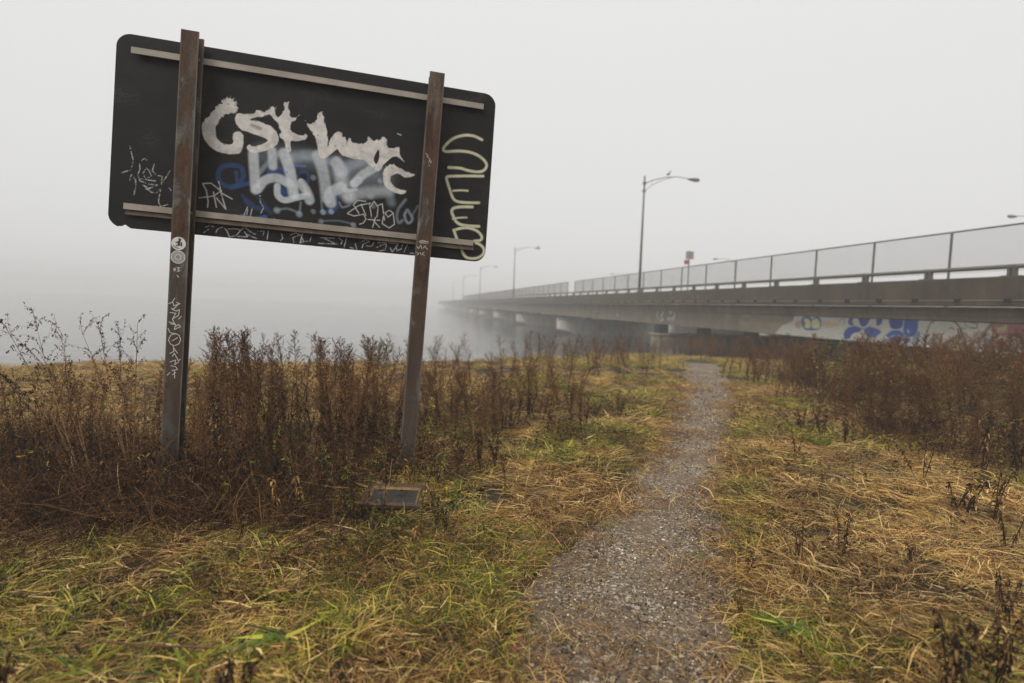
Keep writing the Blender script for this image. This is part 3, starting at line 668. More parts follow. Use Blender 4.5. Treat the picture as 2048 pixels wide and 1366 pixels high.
# z-shaped rails: local y is minus the distance towards the viewer
def zbar(u0, u1, v, tilt=0.0, lip=False):
    mb = MB(); vt = BASE + v
    mb.box(u0, u1, -.042, -.002, vt + .019, vt + .0235)            # top web
    mb.box(u0, u1, -.046, -.0425, vt - .024, vt + .0235)           # face
    o = mb.obj('rail', m_rail, sign)
    if tilt: o.rotation_euler = (0, tilt, 0)
    l = MB(); l.box(u0 + .01, u1 + .01, -.03, -.0255, vt - .062, vt - .030); l.box(u0 + .01, u1 + .01, -.026, -.002, vt - .036, vt - .031)
    if lip: l.obj('rail_lip', m_rail2, o)
    bt = MB()
    for k in range(9):
        x = u0 + .22 + (u1 - u0 - .44) * k / 8
        bt.tube([(x, -.012, vt + .0236), (x, -.012, vt + .031)], .008, 6)
    bt.obj('bolt_heads', m_rail, o)['kind'] = 'stuff'
zbar(-1.38, 1.386, .618 - 0.004)
zbar(-1.385, 1.37, -.590, 0.003, True)

# H-section posts with rust
m_rust, nt, p, _ = mat_new('rusted_steel')
co = objcoord(nt)
n1 = noise_node(nt, 5.0, 8, co, stretch=(1, 1, .3), dist=1.2); n2 = noise_node(nt, 70, 4, co); n3 = noise_node(nt, 9, 5, co, stretch=(1, 1, .15))
c = ramp_node(nt, [(0.34, lin(50, 36, 28)), (0.47, lin(84, 60, 44)), (0.55, lin(70, 60, 52)), (0.66, lin(122, 118, 112))], n1)
c = mixc(nt, c, lin(120, 112, 102), ramp_node(nt, [(0.52, (0, 0, 0, 1)), (0.75, (.7, .7, .7, 1))], n3))
c = mixc(nt, c, ramp_node(nt, [(0.3, (.65, .65, .65, 1)), (.7, (1.2, 1.2, 1.2, 1))], n2), .8, 'MULTIPLY')
sz_ = nd(nt, 'ShaderNodeSeparateXYZ'); nt.links.new(co, sz_.inputs[0]); zm = nd(nt, 'ShaderNodeMapRange'); nt.links.new(sz_.outputs['Z'], zm.inputs['Value']); zm.inputs['From Min'].default_value = 2.2; zm.inputs['From Max'].default_value = 1.0; zm.inputs['To Min'].default_value = 0.0; zm.inputs['To Max'].default_value = 0.62
c = mixc(nt, c, mixc(nt, lin(44, 37, 31), lin(92, 84, 75), n1), zm.outputs[0])
a = nd(nt, 'ShaderNodeAttribute', attribute_name='shade')      # bare grey steel where the flange edges have worn
c = mixc(nt, c, lin(140, 136, 130), a.outputs['Fac'])
nt.links.new(c, p.inputs['Base Color']); p.inputs['Roughness'].default_value = 0.6; p.inputs['Metallic'].default_value = 0.05; p.inputs['Specular IOR Level'].default_value = .12
bump(nt, p, n2, .4, .004)
def hpost(u_top, u_bot, wdt, vtop, label=None):
    f0, f1 = -.178, -.168; r0, r1 = -.060, -.050   # front and rear flange
    zt, zb = BASE + vtop, -.35
    mb = MB(); N = 24
    def flange(y0, y1, hw, dz=0):
        cols = [-hw, -hw * .82, 0, hw * .82, hw]; sh = [.55, 0, 0, .0, .55]
        vs = []; a = []
        for i in range(N + 1):
            z = zb + (zt + dz - zb) * i / N
            for x, s_ in zip(cols, sh): vs.append((x, y0, z)); a.append(s_ * (.35 + .65 * rng.random()))
            for x, s_ in zip(cols, sh): vs.append((x, y1, z)); a.append(0.1)
        fs = []
        for i in range(N):
            b = i * 10; t = b + 10
            for k in range(4): fs += [(b + k, b + k + 1, t + k + 1, t + k), (b + 6 + k, b + 5 + k, t + 5 + k, t + 6 + k)]
            fs += [(b + 5, b, t, t + 5), (b + 4, b + 9, t + 9, t + 4)]
        b = 0; fs.append((0, 5, 6, 7, 8, 9, 4, 3, 2, 1)); b = N * 10; fs.append((b, b + 1, b + 2, b + 3, b + 4, b + 9, b + 8, b + 7, b + 6, b + 5))
        mb.add(vs, fs, a)
    flange(f0, f1, wdt / 2); flange(r0, r1, wdt / 2)
    mb.box(-.004, .004, f1 - .001, r0 + .001, zb, zt - .001, 0.0)
    o = mb.obj('post', m_rust, sign)
    me = o.data
    for v in me.vertices:
        t = (v.co.z - zb) / (zt - zb); v.co.x += u_bot + (u_top - u_bot) * t
    if label: o['label'] = label
    return o
post_l = hpost(-.934, -.921, .126, .778, 'left post with two round stickers and white chalk writing')
post_r = hpost(.955, .906, .126, .785)
m_bolt = flat_mat('bolt_steel', lin(150, 146, 140), .4, .5)
for up, pst in ((-.932, post_l), (.94, post_r)):
    mb = MB()
    for v in (.61, -.59):
        for q in (-.035, .035): mb.tube([(up + q, -.064, BASE + v), (up + q, -.0605, BASE + v)], .011, 6); mb.tube([(up + q, -.076, BASE + v), (up + q, -.0604, BASE + v)], .006, 6)
    q_ = mb.obj('bolts', m_bolt, pst); q_['kind'] = 'stuff'

# stickers
m_stk = flat_mat('white_sticker', (.62, .61, .58, 1), .5, 0, .08)
m_ink = flat_mat('black_ink', (.02, .02, .02, 1), .6)
def puv(x, y): return uv(x, y, .1795)
def disc(mb, c, r, y, n=28, r0=0.0):
    if r0 == 0: mb.add([(c[0] + r * math.cos(2 * math.pi * k / n), y, c[1] + r * math.sin(2 * math.pi * k / n)) for k in range(n)], [tuple(range(n))])
    else: mb.add([(c[0] + q * math.cos(2 * math.pi * k / n), y, c[1] + q * math.sin(2 * math.pi * k / n)) for q in (r0, r) for k in range(n)], [(k, n + k, n + (k + 1) % n, (k + 1) % n) for k in range(n)])
def ribbon(mb, pts, wd, y):
    pts = [np.asarray(p, float) for p in pts]
    for a, b in zip(pts[:-1], pts[1:]):
        t = b - a; L_ = np.linalg.norm(t) + 1e-9; t /= L_; n = np.array([-t[1], t[0]]) * wd / 2; a2 = a - t * wd * .3; b2 = b + t * wd * .3
        mb.add([(q[0], y, q[1]) for q in (a2 - n, b2 - n, b2 + n, a2 + n)], [(0, 1, 2, 3)])
for k, (px, py) in enumerate([(357, 487), (356, 514)]):
    c = puv(px, py); c = (c[0], c[1] + BASE)
    mb = MB(); disc(mb, c, .051, -.1788); disc(mb, c, .051, -.1782, r0=.0505)
    s_ = mb.obj('sticker', m_stk, post_l)
    ink = MB(); T = lambda x, y: (c[0] + x * .051, c[1] + y * .051)
    if k == 0:
        s_['label'] = 'round white sticker with a small black running figure'
        ribbon(ink, [T(.3, .6), T(.1, .75), T(-.02, .62)], .008, -.1793); ribbon(ink, [T(.15, .5), T(0, .1), T(.1, -.25)], .016, -.1795)
        ribbon(ink, [T(-.35, .15), T(.05, .25), T(.45, .1), T(.35, -.2)], .009, -.1797); ribbon(ink, [T(.1, -.2), T(.4, -.15), T(.45, -.35)], .009, -.1799); ribbon(ink, [T(.05, -.2), T(-.3, -.35)], .009, -.1801)
        ribbon(ink, [T(-.7, -.4), T(-.35, -.65), T(.1, -.75)], .006, -.1794)
    else:
        s_['label'] = 'round white sticker printed with concentric dark rings'
        disc(ink, c, .044, -.1793, r0=.041)
        for q in range(26):
            an = 2 * math.pi * q / 26; ribbon(ink, [T(.56 * math.cos(an), .56 * math.sin(an)), T(.74 * math.cos(an + .08), .74 * math.sin(an + .08))], .004, -.1794 - .00001 * q)
        disc(ink, c, .024, -.1796, r0=.0215); disc(ink, c, .013, -.1798, r0=.009); ribbon(ink, [T(-.3, .05), T(.3, -.05)], .003, -.1803); ribbon(ink, [T(-.05, .3), T(.05, -.3)], .003, -.1805)
    ink.obj('sticker_print', m_ink, post_l)
m_chalk = flat_mat('white_marker', (.55, .54, .51, 1), .8, 0, .1)
Z5 = lambda x, y: puv(300 + x / 2.625, 440 + y / 2.625)
def post_marks(post, conv, lines, wd, y0=-.1795):
    mb = MB()
    for i, l in enumerate(lines):
        q = [conv(*p) for p in l]; ribbon(mb, [(a[0], a[1] + BASE) for a in q], wd, y0 - .00004 * i)
    mb.obj('marker_writing', m_chalk, post)['kind'] = 'stuff'
post_marks(post_l, Z5, [[(130, 410), (118, 430), (98, 440)], [(118, 428), (125, 450), (158, 440), (140, 432)], [(150, 440), (122, 470), (112, 462)], [(118, 470), (140, 478), (155, 470), (150, 500), (118, 520)], [(105, 485), (135, 490), (118, 520), (130, 545)], [(165, 505), (150, 520)], [(130, 545), (100, 535)], [(108, 545), (135, 548), (128, 575), (160, 560), (150, 548), (135, 560)], [(95, 570), (105, 590), (130, 600)],
    [(130, 595), (108, 605), (97, 630), (108, 652), (130, 660), (152, 650), (161, 628), (152, 604), (130, 595)], [(115, 635), (145, 618)], [(122, 662), (125, 690), (105, 700)], [(125, 672), (145, 700)], [(118, 715), (128, 700), (150, 740), (160, 730)], [(105, 745), (135, 735), (130, 760), (150, 745)], [(110, 765), (135, 770), (145, 785), (115, 790)], [(90, 815), (105, 800)], [(128, 790), (130, 830)], [(118, 812), (135, 800)],
    [(122, 255), (135, 265)], [(126, 268), (134, 252)], [(142, 250), (155, 250), (146, 262), (156, 266), (144, 272)], [(142, 290), (150, 300)]], .0055)
Z6 = lambda x, y: puv(750 + x / 2.73, 460 + y / 2.73)
post_marks(post_r, Z6, [[(240, 62), (262, 56), (292, 66)], [(245, 70), (290, 72)], [(244, 66), (288, 62)], [(228, 88), (238, 102), (250, 82), (256, 104)], [(262, 100), (276, 84)], [(272, 92), (288, 106)], [(228, 122), (240, 128), (230, 136)], [(248, 122), (252, 138)], [(268, 120), (258, 130), (270, 140)]], .0045)
post_marks(post_r, lambda x, y: puv(600 + x / 4.876, 260 + y / 4.876), [[(1225, 225), (1250, 250), (1235, 262)], [(1245, 262), (1270, 290)], [(1255, 318), (1265, 290), (1275, 325), (1285, 300)], [(1250, 340), (1270, 352)]], .0035)

# ------------------------------------------------------------------ graffiti on the bridge girder
def buv(x, y, L): r = cray(x, y); t = L / (r @ BP); q = r * t; return np.array([q @ BD, q[2] + 1.5])
GL = 16.545
gs = np.linspace(7.0, 26.0, 560); gzz = np.linspace(.60, 1.47, 40)
GX, GY = np.meshgrid(gs, gzz); GP = np.stack([GX.ravel(), GY.ravel()], -1)
cv = Canvas(GP, lin(138, 128, 112)); cv.n = vnoise(GP[:, 0], GP[:, 1], .12, 2)
G5 = lambda x, y: buv(1500 + x / 3.737, 600 + y / 3.737, GL)
def gp(pts, col, op=.95, soft=.02, curve=True): cv.poly([G5(*p) for p in pts], col, op, soft, curve=curve)
def gs_(pts, wd, col, op=.95, soft=.015): cv.stroke([G5(*p) for p in pts], wd, col, op, soft)
cv.C *= (.85 + .3 * vnoise(GP[:, 0], GP[:, 1] * 3, .5, 3))[:, None]
wh = (.56, .55, .50)
gp([(190, 245), (240, 190), (320, 160), (335, 108), (800, 112), (1300, 112), (1800, 140), (2120, 150), (2120, 460), (1200, 400), (600, 330), (200, 265)], wh, .92, .05, False)
gp([(380, 150), (400, 125), (440, 122), (465, 140), (500, 122), (530, 145), (530, 200), (500, 225), (420, 225), (385, 190)], (.06, .13, .30)); gp([(398, 150), (425, 138), (450, 160), (450, 205), (410, 205)], (.62, .58, .32)); gp([(462, 150), (500, 140), (520, 165), (515, 210), (465, 205)], (.62, .58, .32))
gp([(385, 165), (400, 150), (415, 175), (400, 200)], (.12, .13, .14)); gp([(335, 170), (365, 150), (380, 180), (370, 215), (340, 200)], (.40, .2, .2), .7, .05)
gp([(545, 160), (660, 170), (655, 195), (550, 200)], (.55, .32, .16), .6, .04); gs_([(665, 165), (680, 145), (705, 145), (700, 175)], .03, (.08, .08, .08), .8)
B1 = (.018, .065, .30); B2 = (.025, .095, .38)
gp([(735, 150), (750, 125), (772, 128), (765, 165), (775, 185), (750, 190), (735, 175)], B1); gp([(800, 112), (850, 104), (905, 112), (895, 150), (865, 195), (830, 195), (812, 150)], B1); gp([(945, 140), (975, 130), (990, 155), (975, 185), (945, 190)], B1)
gp([(700, 250), (720, 215), (770, 195), (830, 210), (815, 240), (770, 250), (740, 290), (705, 290)], B1); gp([(860, 215), (900, 200), (950, 215), (980, 240), (950, 265), (900, 285), (870, 265), (850, 235)], B2); gs_([(745, 290), (790, 300), (850, 290)], .06, (.45, .3, .35), .5)
gs_([(760, 180), (840, 215), (920, 180)], .025, (.1, .12, .1), .8); gs_([(820, 215), (850, 215)], .07, (.1, .1, .1), .6)
gp([(1035, 105), (1085, 98), (1130, 115), (1145, 160), (1130, 210), (1060, 215), (1040, 170)], B1); gp([(1135, 105), (1190, 97), (1250, 115), (1255, 180), (1240, 260), (1180, 275), (1145, 240), (1150, 160)], B2)
gp([(1010, 265), (1060, 228), (1110, 225), (1150, 255), (1140, 290), (1100, 340), (1050, 330), (1040, 290)], B2); gp([(1140, 285), (1200, 290), (1170, 330), (1150, 325)], B1); gs_([(1150, 110), (1150, 170), (1130, 215), (1060, 225)], .025, (.5, .55, .6), .8); gs_([(1045, 280), (1080, 265), (1120, 270)], .025, (.5, .55, .6), .8); gs_([(1180, 225), (1185, 240)], .06, (.6, .6, .6), .8)
gp([(1240, 250), (1280, 230), (1300, 280), (1270, 320), (1200, 330), (1215, 290)], (.25, .5, .62), .7, .05); gp([(930, 290), (990, 300), (1010, 330), (950, 320)], (.3, .5, .62), .6, .05)
gs_([(1310, 290), (1325, 230), (1350, 175), (1400, 145), (1460, 138), (1520, 160), (1560, 195), (1585, 250)], .045, (.04, .04, .045), .9); gs_([(1320, 230), (1322, 290)], .05, (.08, .08, .08), .8)
gs_([(1485, 215), (1510, 205), (1525, 225)], .03, (.05, .05, .05), .8); gs_([(1540, 270), (1560, 260), (1575, 280)], .05, (.05, .05, .05), .7); gs_([(1565, 210), (1610, 212)], .03, (.05, .05, .05), .8)
gs_([(1620, 150), (1610, 190), (1650, 210), (1700, 210)], .03, (.1, .1, .1), .7); gs_([(1650, 150), (1700, 155)], .03, (.08, .08, .1), .8); gs_([(1660, 170), (1700, 180), (1690, 210), (1650, 205)], .035, (.08, .08, .1), .8)
gs_([(1740, 270), (1780, 210), (1830, 165), (1950, 150), (2080, 160)], .07, (.05, .03, .04), .85, .03); gp([(1800, 200), (1850, 170), (2100, 165), (2100, 260), (1850, 270)], (.28, .06, .08), .8, .05); gp([(1830, 195), (1870, 205), (1920, 185), (1910, 235), (1850, 240)], (.45, .48, .2), .8, .03)
gp([(1720, 300), (1760, 260), (1820, 290), (1790, 350), (1730, 350)], (.25, .38, .5), .6, .04)
# grey-white scribbles farther along the girder
G3 = lambda x, y: buv(1200 + x / 4.6545, 480 + y / 4.6545, GL)
vv = np.stack([GP[:, 0], np.full(len(GP), -GL), GP[:, 1]], -1)
me = bpy.data.meshes.new('graffiti_face'); me.from_pydata(vv.tolist(), [], cv.mesh('x', None, len(gs), len(gzz)).tolist()); me.update()
ca = me.color_attributes.new('paint', 'FLOAT_COLOR', 'POINT'); cc = np.ones((len(GP), 4), np.float32); cc[:, :3] = np.clip(cv.C, 0, 1); ca.data.foreach_set('color', cc.ravel())
me.materials.append(paint_mat('graffiti_on_concrete', .8, .2))
g_face = link('painted_face', me, None, bridge); g_face['label'] = 'girder face painted white with blue, yellow and dark red graffiti'
mb = MB(); i = 0
def rib3(pts, wd):
    global i
    q = [G3(*p) for p in pts]
    for a, b in zip(q[:-1], q[1:]):
        t = b - a; t = t / (np.linalg.norm(t) + 1e-9); n = np.array([-t[1], t[0]]) * wd / 2
        mb.add([(r_[0], -GL + .004 + .0003 * i, r_[1]) for r_ in (a - n, b - n, b + n, a + n)], [(0, 1, 2, 3)]); i += 1
for l in [[(545, 660), (530, 700), (545, 740)], [(575, 655), (590, 690), (565, 700), (590, 745), (560, 750)], [(640, 670), (670, 665), (650, 700)], [(685, 670), (700, 700), (680, 720)], [(625, 750), (640, 715), (655, 750), (670, 715), (685, 750), (700, 715)]]: rib3(l, .09)
rib3([(160, 690), (170, 708)], .16)
mb.obj('scribble', flat_mat('pale_spray', lin(196, 194, 188), .8), bridge)

# ------------------------------------------------------------------ vegetation
m_straw = plant_mat('dry_straw', [(0.0, lin(34, 21, 12)), (0.28, lin(102, 68, 36)), (0.55, lin(200, 152, 86)), (0.84, lin(255, 220, 148)), (1.0, lin(184, 170, 70))], .2, .5)  # straw tones, range widened to stand in for weak self-shadowing
m_green = plant_mat('green_blades', [(0.0, lin(30, 38, 10)), (0.36, lin(90, 100, 26)), (0.7, lin(168, 170, 52)), (1.0, lin(230, 206, 96))], .3, .42, .5)
m_strap = plant_mat('broad_green_leaf', [(0.0, lin(50, 70, 18)), (0.5, lin(116, 136, 34)), (1.0, lin(198, 196, 72))], .3, .38, .5)
m_brown = plant_mat('dead_brown_stems', [(0.0, lin(28, 18, 11)), (0.45, lin(78, 52, 32)), (0.8, lin(128, 92, 58)), (0.96, lin(150, 114, 74)), (1.0, lin(176, 150, 112))], .0, .7, .15)  # pale last stop paints in dew glints on the twigs
m_seed = plant_mat('brown_seed_heads', [(0.0, lin(50, 33, 23)), (0.5, lin(102, 70, 47)), (1.0, lin(172, 130, 88))], .15, .7, .15)
m_red = plant_mat('reddish_brown_seed_heads', [(0.0, lin(40, 25, 16)), (0.5, lin(98, 65, 43)), (1.0, lin(172, 126, 82))], .15, .7, .15)
m_black = plant_mat('blackened_leaves', [(0.0, lin(18, 12, 7)), (0.5, lin(46, 32, 19)), (0.85, lin(104, 74, 42)), (1.0, lin(160, 124, 76))], .05, .6, .2)
m_young = plant_mat('young_yellow_green_leaves', [(0.0, lin(40, 48, 16)), (0.5, lin(92, 98, 32)), (0.9, lin(160, 150, 54)), (1.0, lin(206, 176, 50))], .3, .45, .4)
m_tan = plant_mat('withered_tan_leaves', [(0.0, lin(96, 66, 38)), (0.5, lin(158, 120, 68)), (1.0, lin(196, 158, 96))], .25, .55, .4)

def strands(mb, N, spread, length, width, e0, e1, az_sd, seg=4, shade=(0, 1), zmin=.004, az0=0.0, curl=.3):
    """N curved blades as ribbons rooted round the origin, leaning towards az0."""
    r = spread * np.sqrt(rng.random(N)); th = rng.random(N) * 2 * math.pi
    x = r * np.cos(th); y = r * np.sin(th); z = np.full(N, 0.0)
    az = az0 + rng.normal(size=N) * az_sd; L = length[0] + (length[1] - length[0]) * rng.random(N)
    W = width[0] + (width[1] - width[0]) * rng.random(N); E0 = e0[0] + (e0[1] - e0[0]) * rng.random(N); E1 = e1[0] + (e1[1] - e1[0]) * rng.random(N)
    da = rng.normal(size=N) * curl; sh = shade[0] + (shade[1] - shade[0]) * rng.random(N); tw = rng.normal(size=N) * .8
    lf = rng.random(N) * .05
    pts = [];
    for i in range(seg + 1):
        pts.append(np.stack([x, y, np.maximum(z, zmin + lf * (i > 0))], -1))
        t = (i + .5) / seg; e = E0 + (E1 - E0) * t ** .8; a = az + da * t
        x = x + np.cos(e) * np.cos(a) * L / seg; y = y + np.cos(e) * np.sin(a) * L / seg; z = z + np.sin(e) * L / seg
    pts = np.array(pts)                                    # seg+1, N, 3
    sd_ = np.stack([-np.sin(az) * np.cos(tw), np.cos(az) * np.cos(tw), np.sin(tw)], -1)
    prof = [1.0, 1.0, .9, .7, .45, .2][:seg] + [0.05]
    V = []
    for i in range(seg + 1):
        w_ = (W * prof[min(i, len(prof) - 1)] / 2)[:, None] * sd_; V.append(pts[i] - w_); V.append(pts[i] + w_)
    V = np.stack(V, 1).reshape(-1, 3); m = 2 * (seg + 1); F = []
    for k in range(N):
        b = k * m
        for i in range(seg): F.append((b + 2 * i, b + 2 * i + 1, b + 2 * i + 3, b + 2 * i + 2))
    mb.add(V, F, np.repeat(sh, m))

def scatter(name, protos, P, rot, scl, label, idx=None):
    """one object of kind stuff: points carrying copies of the tufts."""
    coll = bpy.data.collections.new(name + '_pieces')
    for k, pme in enumerate(protos):
        coll.objects.link(bpy.data.objects.new('piece_%02d' % k, pme))
    n = len(P); me = bpy.data.meshes.new(name); me.vertices.add(n); me.vertices.foreach_set('co', np.asarray(P, np.float32).ravel())
    a = me.attributes.new('rot', 'FLOAT_VECTOR', 'POINT'); a.data.foreach_set('vector', np.asarray(rot, np.float32).ravel())
    scl = np.asarray(scl, np.float32); scl = scl if scl.ndim == 2 else np.repeat(scl[:, None], 3, 1)
    a = me.attributes.new('scl', 'FLOAT_VECTOR', 'POINT'); a.data.foreach_set('vector', np.ascontiguousarray(scl).ravel())
    a = me.attributes.new('idx', 'INT', 'POINT'); a.data.foreach_set('value', (rng.integers(0, len(protos), n) if idx is None else idx).astype(np.int32))
    me.update()
    g = bpy.data.node_groups.new(name, 'GeometryNodeTree')
    g.interface.new_socket('Geometry', in_out='INPUT', socket_type='NodeSocketGeometry'); g.interface.new_socket('Geometry', in_out='OUTPUT', socket_type='NodeSocketGeometry')
    gi = g.nodes.new('NodeGroupInput'); go = g.nodes.new('NodeGroupOutput'); ip = g.nodes.new('GeometryNodeInstanceOnPoints')
    ci = g.nodes.new('GeometryNodeCollectionInfo'); ci.inputs['Collection'].default_value = coll; ci.inputs['Separate Children'].default_value = True; ci.inputs['Reset Children'].default_value = True
    def na(nm, ty):
        x = g.nodes.new('GeometryNodeInputNamedAttribute'); x.data_type = ty; x.inputs['Name'].default_value = nm; return x.outputs['Attribute']
    ip.inputs['Pick Instance'].default_value = True
    g.links.new(gi.outputs[0], ip.inputs['Points']); g.links.new(ci.outputs[0], ip.inputs['Instance'])
    g.links.new(na('idx', 'INT'), ip.inputs['Instance Index'])
    er = g.nodes.new('FunctionNodeEulerToRotation'); g.links.new(na('rot', 'FLOAT_VECTOR'), er.inputs[0]); g.links.new(er.outputs[0], ip.inputs['Rotation'])
    g.links.new(na('scl', 'FLOAT_VECTOR'), ip.inputs['Scale']); g.links.new(ip.outputs[0], go.inputs[0])
    o = bpy.data.objects.new(name, me); COL.objects.link(o); md = o.modifiers.new('scatter', 'NODES'); md.node_group = g
    tag(o, label, None, None, 'stuff'); return o

def sample(y0, y1, dens, xr=None, pad=1.9):
    """random points of the visible ground strip y0..y1 at a density per square metre"""
    w0 = 1.02 * y1 + pad; n = int(dens * (y1 - y0) * 2 * w0)
    x = (rng.random(n) * 2 - 1) * w0; y = y0 + (y1 - y0) * rng.random(n)
    k = (np.abs(x) < 1.02 * y + pad) & (y < np.interp(x, CX, CYY) + .9)
    return x[k], y[k]

def greenness(x, y):
    g = vnoise(x, y, 1.1, 11) * .55 + vnoise(x, y, .4, 12) * .45
    b = lambda cx, cy, rx, ry, a: a * np.exp(-(((x - cx) / rx) ** 2 + ((y - cy) / ry) ** 2))
    s = b(-.15, 2.6, .45, .9, .32) + b(1.2, 6.2, .7, 2.0, .25) + b(1.4, 2.5, .35, .35, .42) + b(-1.6, 2.4, 1.6, .8, .2) + b(3.0, 8.5, 1.0, 2, .12) + b(.2, 5.2, .6, .5, .3) + b(2.6, 6, .8, 2.2, .15) + b(-4, 7.2, 3, .9, .08) - .26 * sstep(6.0, 8, y) * sstep(.2, -2.0, x) - b(3.3, 3.4, 1.6, 1.8, .22) - b(.5, 3.9, .6, .8, .08)
    pd_ = path_d(x, y); s = s + .16 * np.exp(-((pd_ - 1.6) / .55) ** 2) * sstep(4.2, 6, y) + .10 * np.exp(-((x + 2.2) / 2) ** 2 - ((y - 2.3) / .7) ** 2)
    s = s - .07 * sstep(1.7, 2.4, x) * sstep(7, 5, y) - .03
    return g + s

def flow(x, y):
    return 2 * math.pi * (vnoise(x, y, .9, 21) * 1.3 + vnoise(x, y, .3, 22) * .6) + .5

def proto(fn, name, mat, K):
    out = []
    for k in range(K):
        mb = MB(); fn(mb, k); me = mb.mesh(name); me.materials.append(mat); out.append(me)
    return out
R_ = math.radians
mats_dry = proto(lambda mb, k: strands(mb, 62, .12, [(.07, .2), (.10, .28), (.14, .36)][k % 3], (.0018, .0040), (R_(-4), R_(38)), (R_(-30), R_(8)), [.5, .9, 1.6][(k // 3) % 3], 4, curl=.5), 'dry_tuft', m_straw, 12)
mats_arch = proto(lambda mb, k: strands(mb, 60, .07, (.15, .42), (.0018, .004), (R_(20), R_(75)), (R_(-50), R_(-5)), .9, 5, (.1, 1), curl=.5), 'arching_tuft', m_straw, 5)
mats_litter = proto(lambda mb, k: strands(mb, 60, .2, (.04, .16), (.0016, .0036), (R_(-5), R_(12)), (R_(-10), R_(5)), 3.0, 2, (0, .75)), 'straw_litter', m_straw, 5)
mats_lawn = proto(lambda mb, k: strands(mb, 80, .12, (.03, .10), (.0016, .003), (R_(25), R_(80)), (R_(-10), R_(40)), 1.8, 3, (.1, .95)), 'short_grass', m_green, 5)
mats_blade = proto(lambda mb, k: strands(mb, 26, .10, (.10, .30), (.003, .010), (R_(15), R_(80)), (R_(-45), R_(15)), 2.0, 5, (0, 1), curl=.5), 'green_tuft', m_green, 6)

def lay(name, protos, x, y, scl, label, align=True, dz=0.0, tilt=.12, flat=None):
    z = gz(x, y) + dz; n = len(x)
    az = flow(x, y) + rng.normal(size=n) * .6 if align else rng.random(n) * 6.283
    rot = np.stack([rng.normal(size=n) * tilt, rng.normal(size=n) * tilt, az], -1)
    s = scl * (.75 + .5 * rng.random(n))
    S = np.stack([s, s, s * (1 if flat is None else flat)], -1)
    return scatter(name, protos, np.stack([x, y, z], -1), rot, S, label)

X = []; Y = []; S = []
for y0, y1, d, s in [(1.4, 4, 85, .8), (4, 7, 60, .95), (7, 12, 26, 1.2), (12, 24, 8, 1.7)]:
    x, y = sample(y0, y1, d); X.append(x); Y.append(y); S.append(np.full(len(x), s))
x = np.concatenate(X); y = np.concatenate(Y); s = np.concatenate(S)
gr = greenness(x, y); pd = path_d(x, y); edge = sstep(.85, 1.35, pd + (vnoise(x, y, .25, 31) - .5) * .5)
keep = (rng.random(len(x)) < edge * (1 - .7 * sstep(.55, .75, gr)) * (.45 + .55 * sstep(.3, .55, vnoise(x, y, .22, 51))))
lay('dry_grass', mats_dry, x[keep], y[keep], s[keep], 'matted straw-coloured dry grass lying over the ground on both sides of the path')
k2 = (rng.random(len(x)) < .09) & (pd > 1.35) & (vnoise(x, y, .6, 41) > .48) & (y < 12)
lay('arching_dry_grass', mats_arch, x[k2], y[k2], s[k2], 'loose arching tufts of long dry grass standing out of the matted grass')
k3 = rng.random(len(x)) < sstep(.48, .64, gr) * sstep(.85, 1.3, pd)
lay('short_green_grass', mats_lawn, x[k3], y[k3], s[k3] * 1.15, 'short green grass growing in patches beside the path', align=False)
k4 = (rng.random(len(x)) < .5 * sstep(.42, .62, gr)) & (pd > 1.4) & (y < 12)
mats_wide = proto(lambda mb, k: strands(mb, 20, .16, (.06, .24), (.004, .010), (R_(-2), R_(30)), (R_(-25), R_(8)), 3.0, 3, (.05, .95), curl=.6), 'dead_blades', m_straw, 5)
k7 = (rng.random(len(x)) < .30) & (pd > 1.15) & (y < 9)
lay('dead_blades', mats_wide, x[k7], y[k7], s[k7], 'broad flattened dead grass blades lying criss-cross in the grass', align=False)
# dark curled leaf litter and low green rosettes between the grasses
def litter_(mb, k):
    for i in range(40):
        r = .2 * math.sqrt(rng.random()); th = rng.random() * 6.28; az = rng.random() * 6.28
        mb.leaf((r * math.cos(th), r * math.sin(th), .01 + .05 * rng.random()), (math.cos(az), math.sin(az), .8 * rng.random() - .2), .02 + .04 * rng.random(), .006 + .012 * rng.random(), .3 * rng.normal(), rng.random(), 2)
def rosette_(mb, k):
    for c in range(5):
        ox, oy = rng.normal() * .07, rng.normal() * .07
        for i in range(9):
            az = rng.random() * 6.28; mb.leaf((ox, oy, .01), (math.cos(az), math.sin(az), .3 + .9 * rng.random()), .02 + .04 * rng.random(), .008 + .010 * rng.random(), .45, rng.random(), 2)
mats_leaflit = proto(litter_, 'leaf_litter', m_black, 4); mats_ros = proto(rosette_, 'rosette', m_strap, 4)
k5 = (rng.random(len(x)) < .5 * sstep(.42, .62, vnoise(x, y, .5, 61))) & (pd > 1.2) & (y < 9)
lay('leaf_litter', mats_leaflit, x[k5], y[k5], s[k5], 'dark curled dead leaves caught in the grass', align=False)
k6 = (rng.random(len(x)) < .35 * sstep(.5, .68, gr)) & (pd > 1.05) & (y < 10)
lay('low_greenery', mats_ros, x[k6], y[k6], s[k6] * .9, 'low green leafy plants covering the ground between the grasses', align=False)
lay('green_grass', mats_blade, x[k4], y[k4], s[k4] * .9, 'longer green grass blades mixed into the dry grass', align=False)
x, y = sample(1.4, 12, 60); pd = path_d(x, y); k = (pd < 2.6) & (rng.random(len(x)) < .10 + .9 * sstep(.55, 1.05, pd + (vnoise(x, y, .3, 33) - .5)))
lay('straw_litter', mats_litter, x[k], y[k], np.full(k.sum(), 1.0), 'scraps of dry straw scattered over the gravel path', align=False, dz=.008, tilt=.05)
x, y = sample(1.6, 12, 16); pd = path_d(x, y); k = (pd > .55) & (pd < 1.5) & (vnoise(x, y, .3, 35) > .55)
lay('grass_sprouts', mats_lawn, x[k], y[k], np.full(k.sum(), .55), 'small green grass sprouts growing in the gravel edges', align=False)

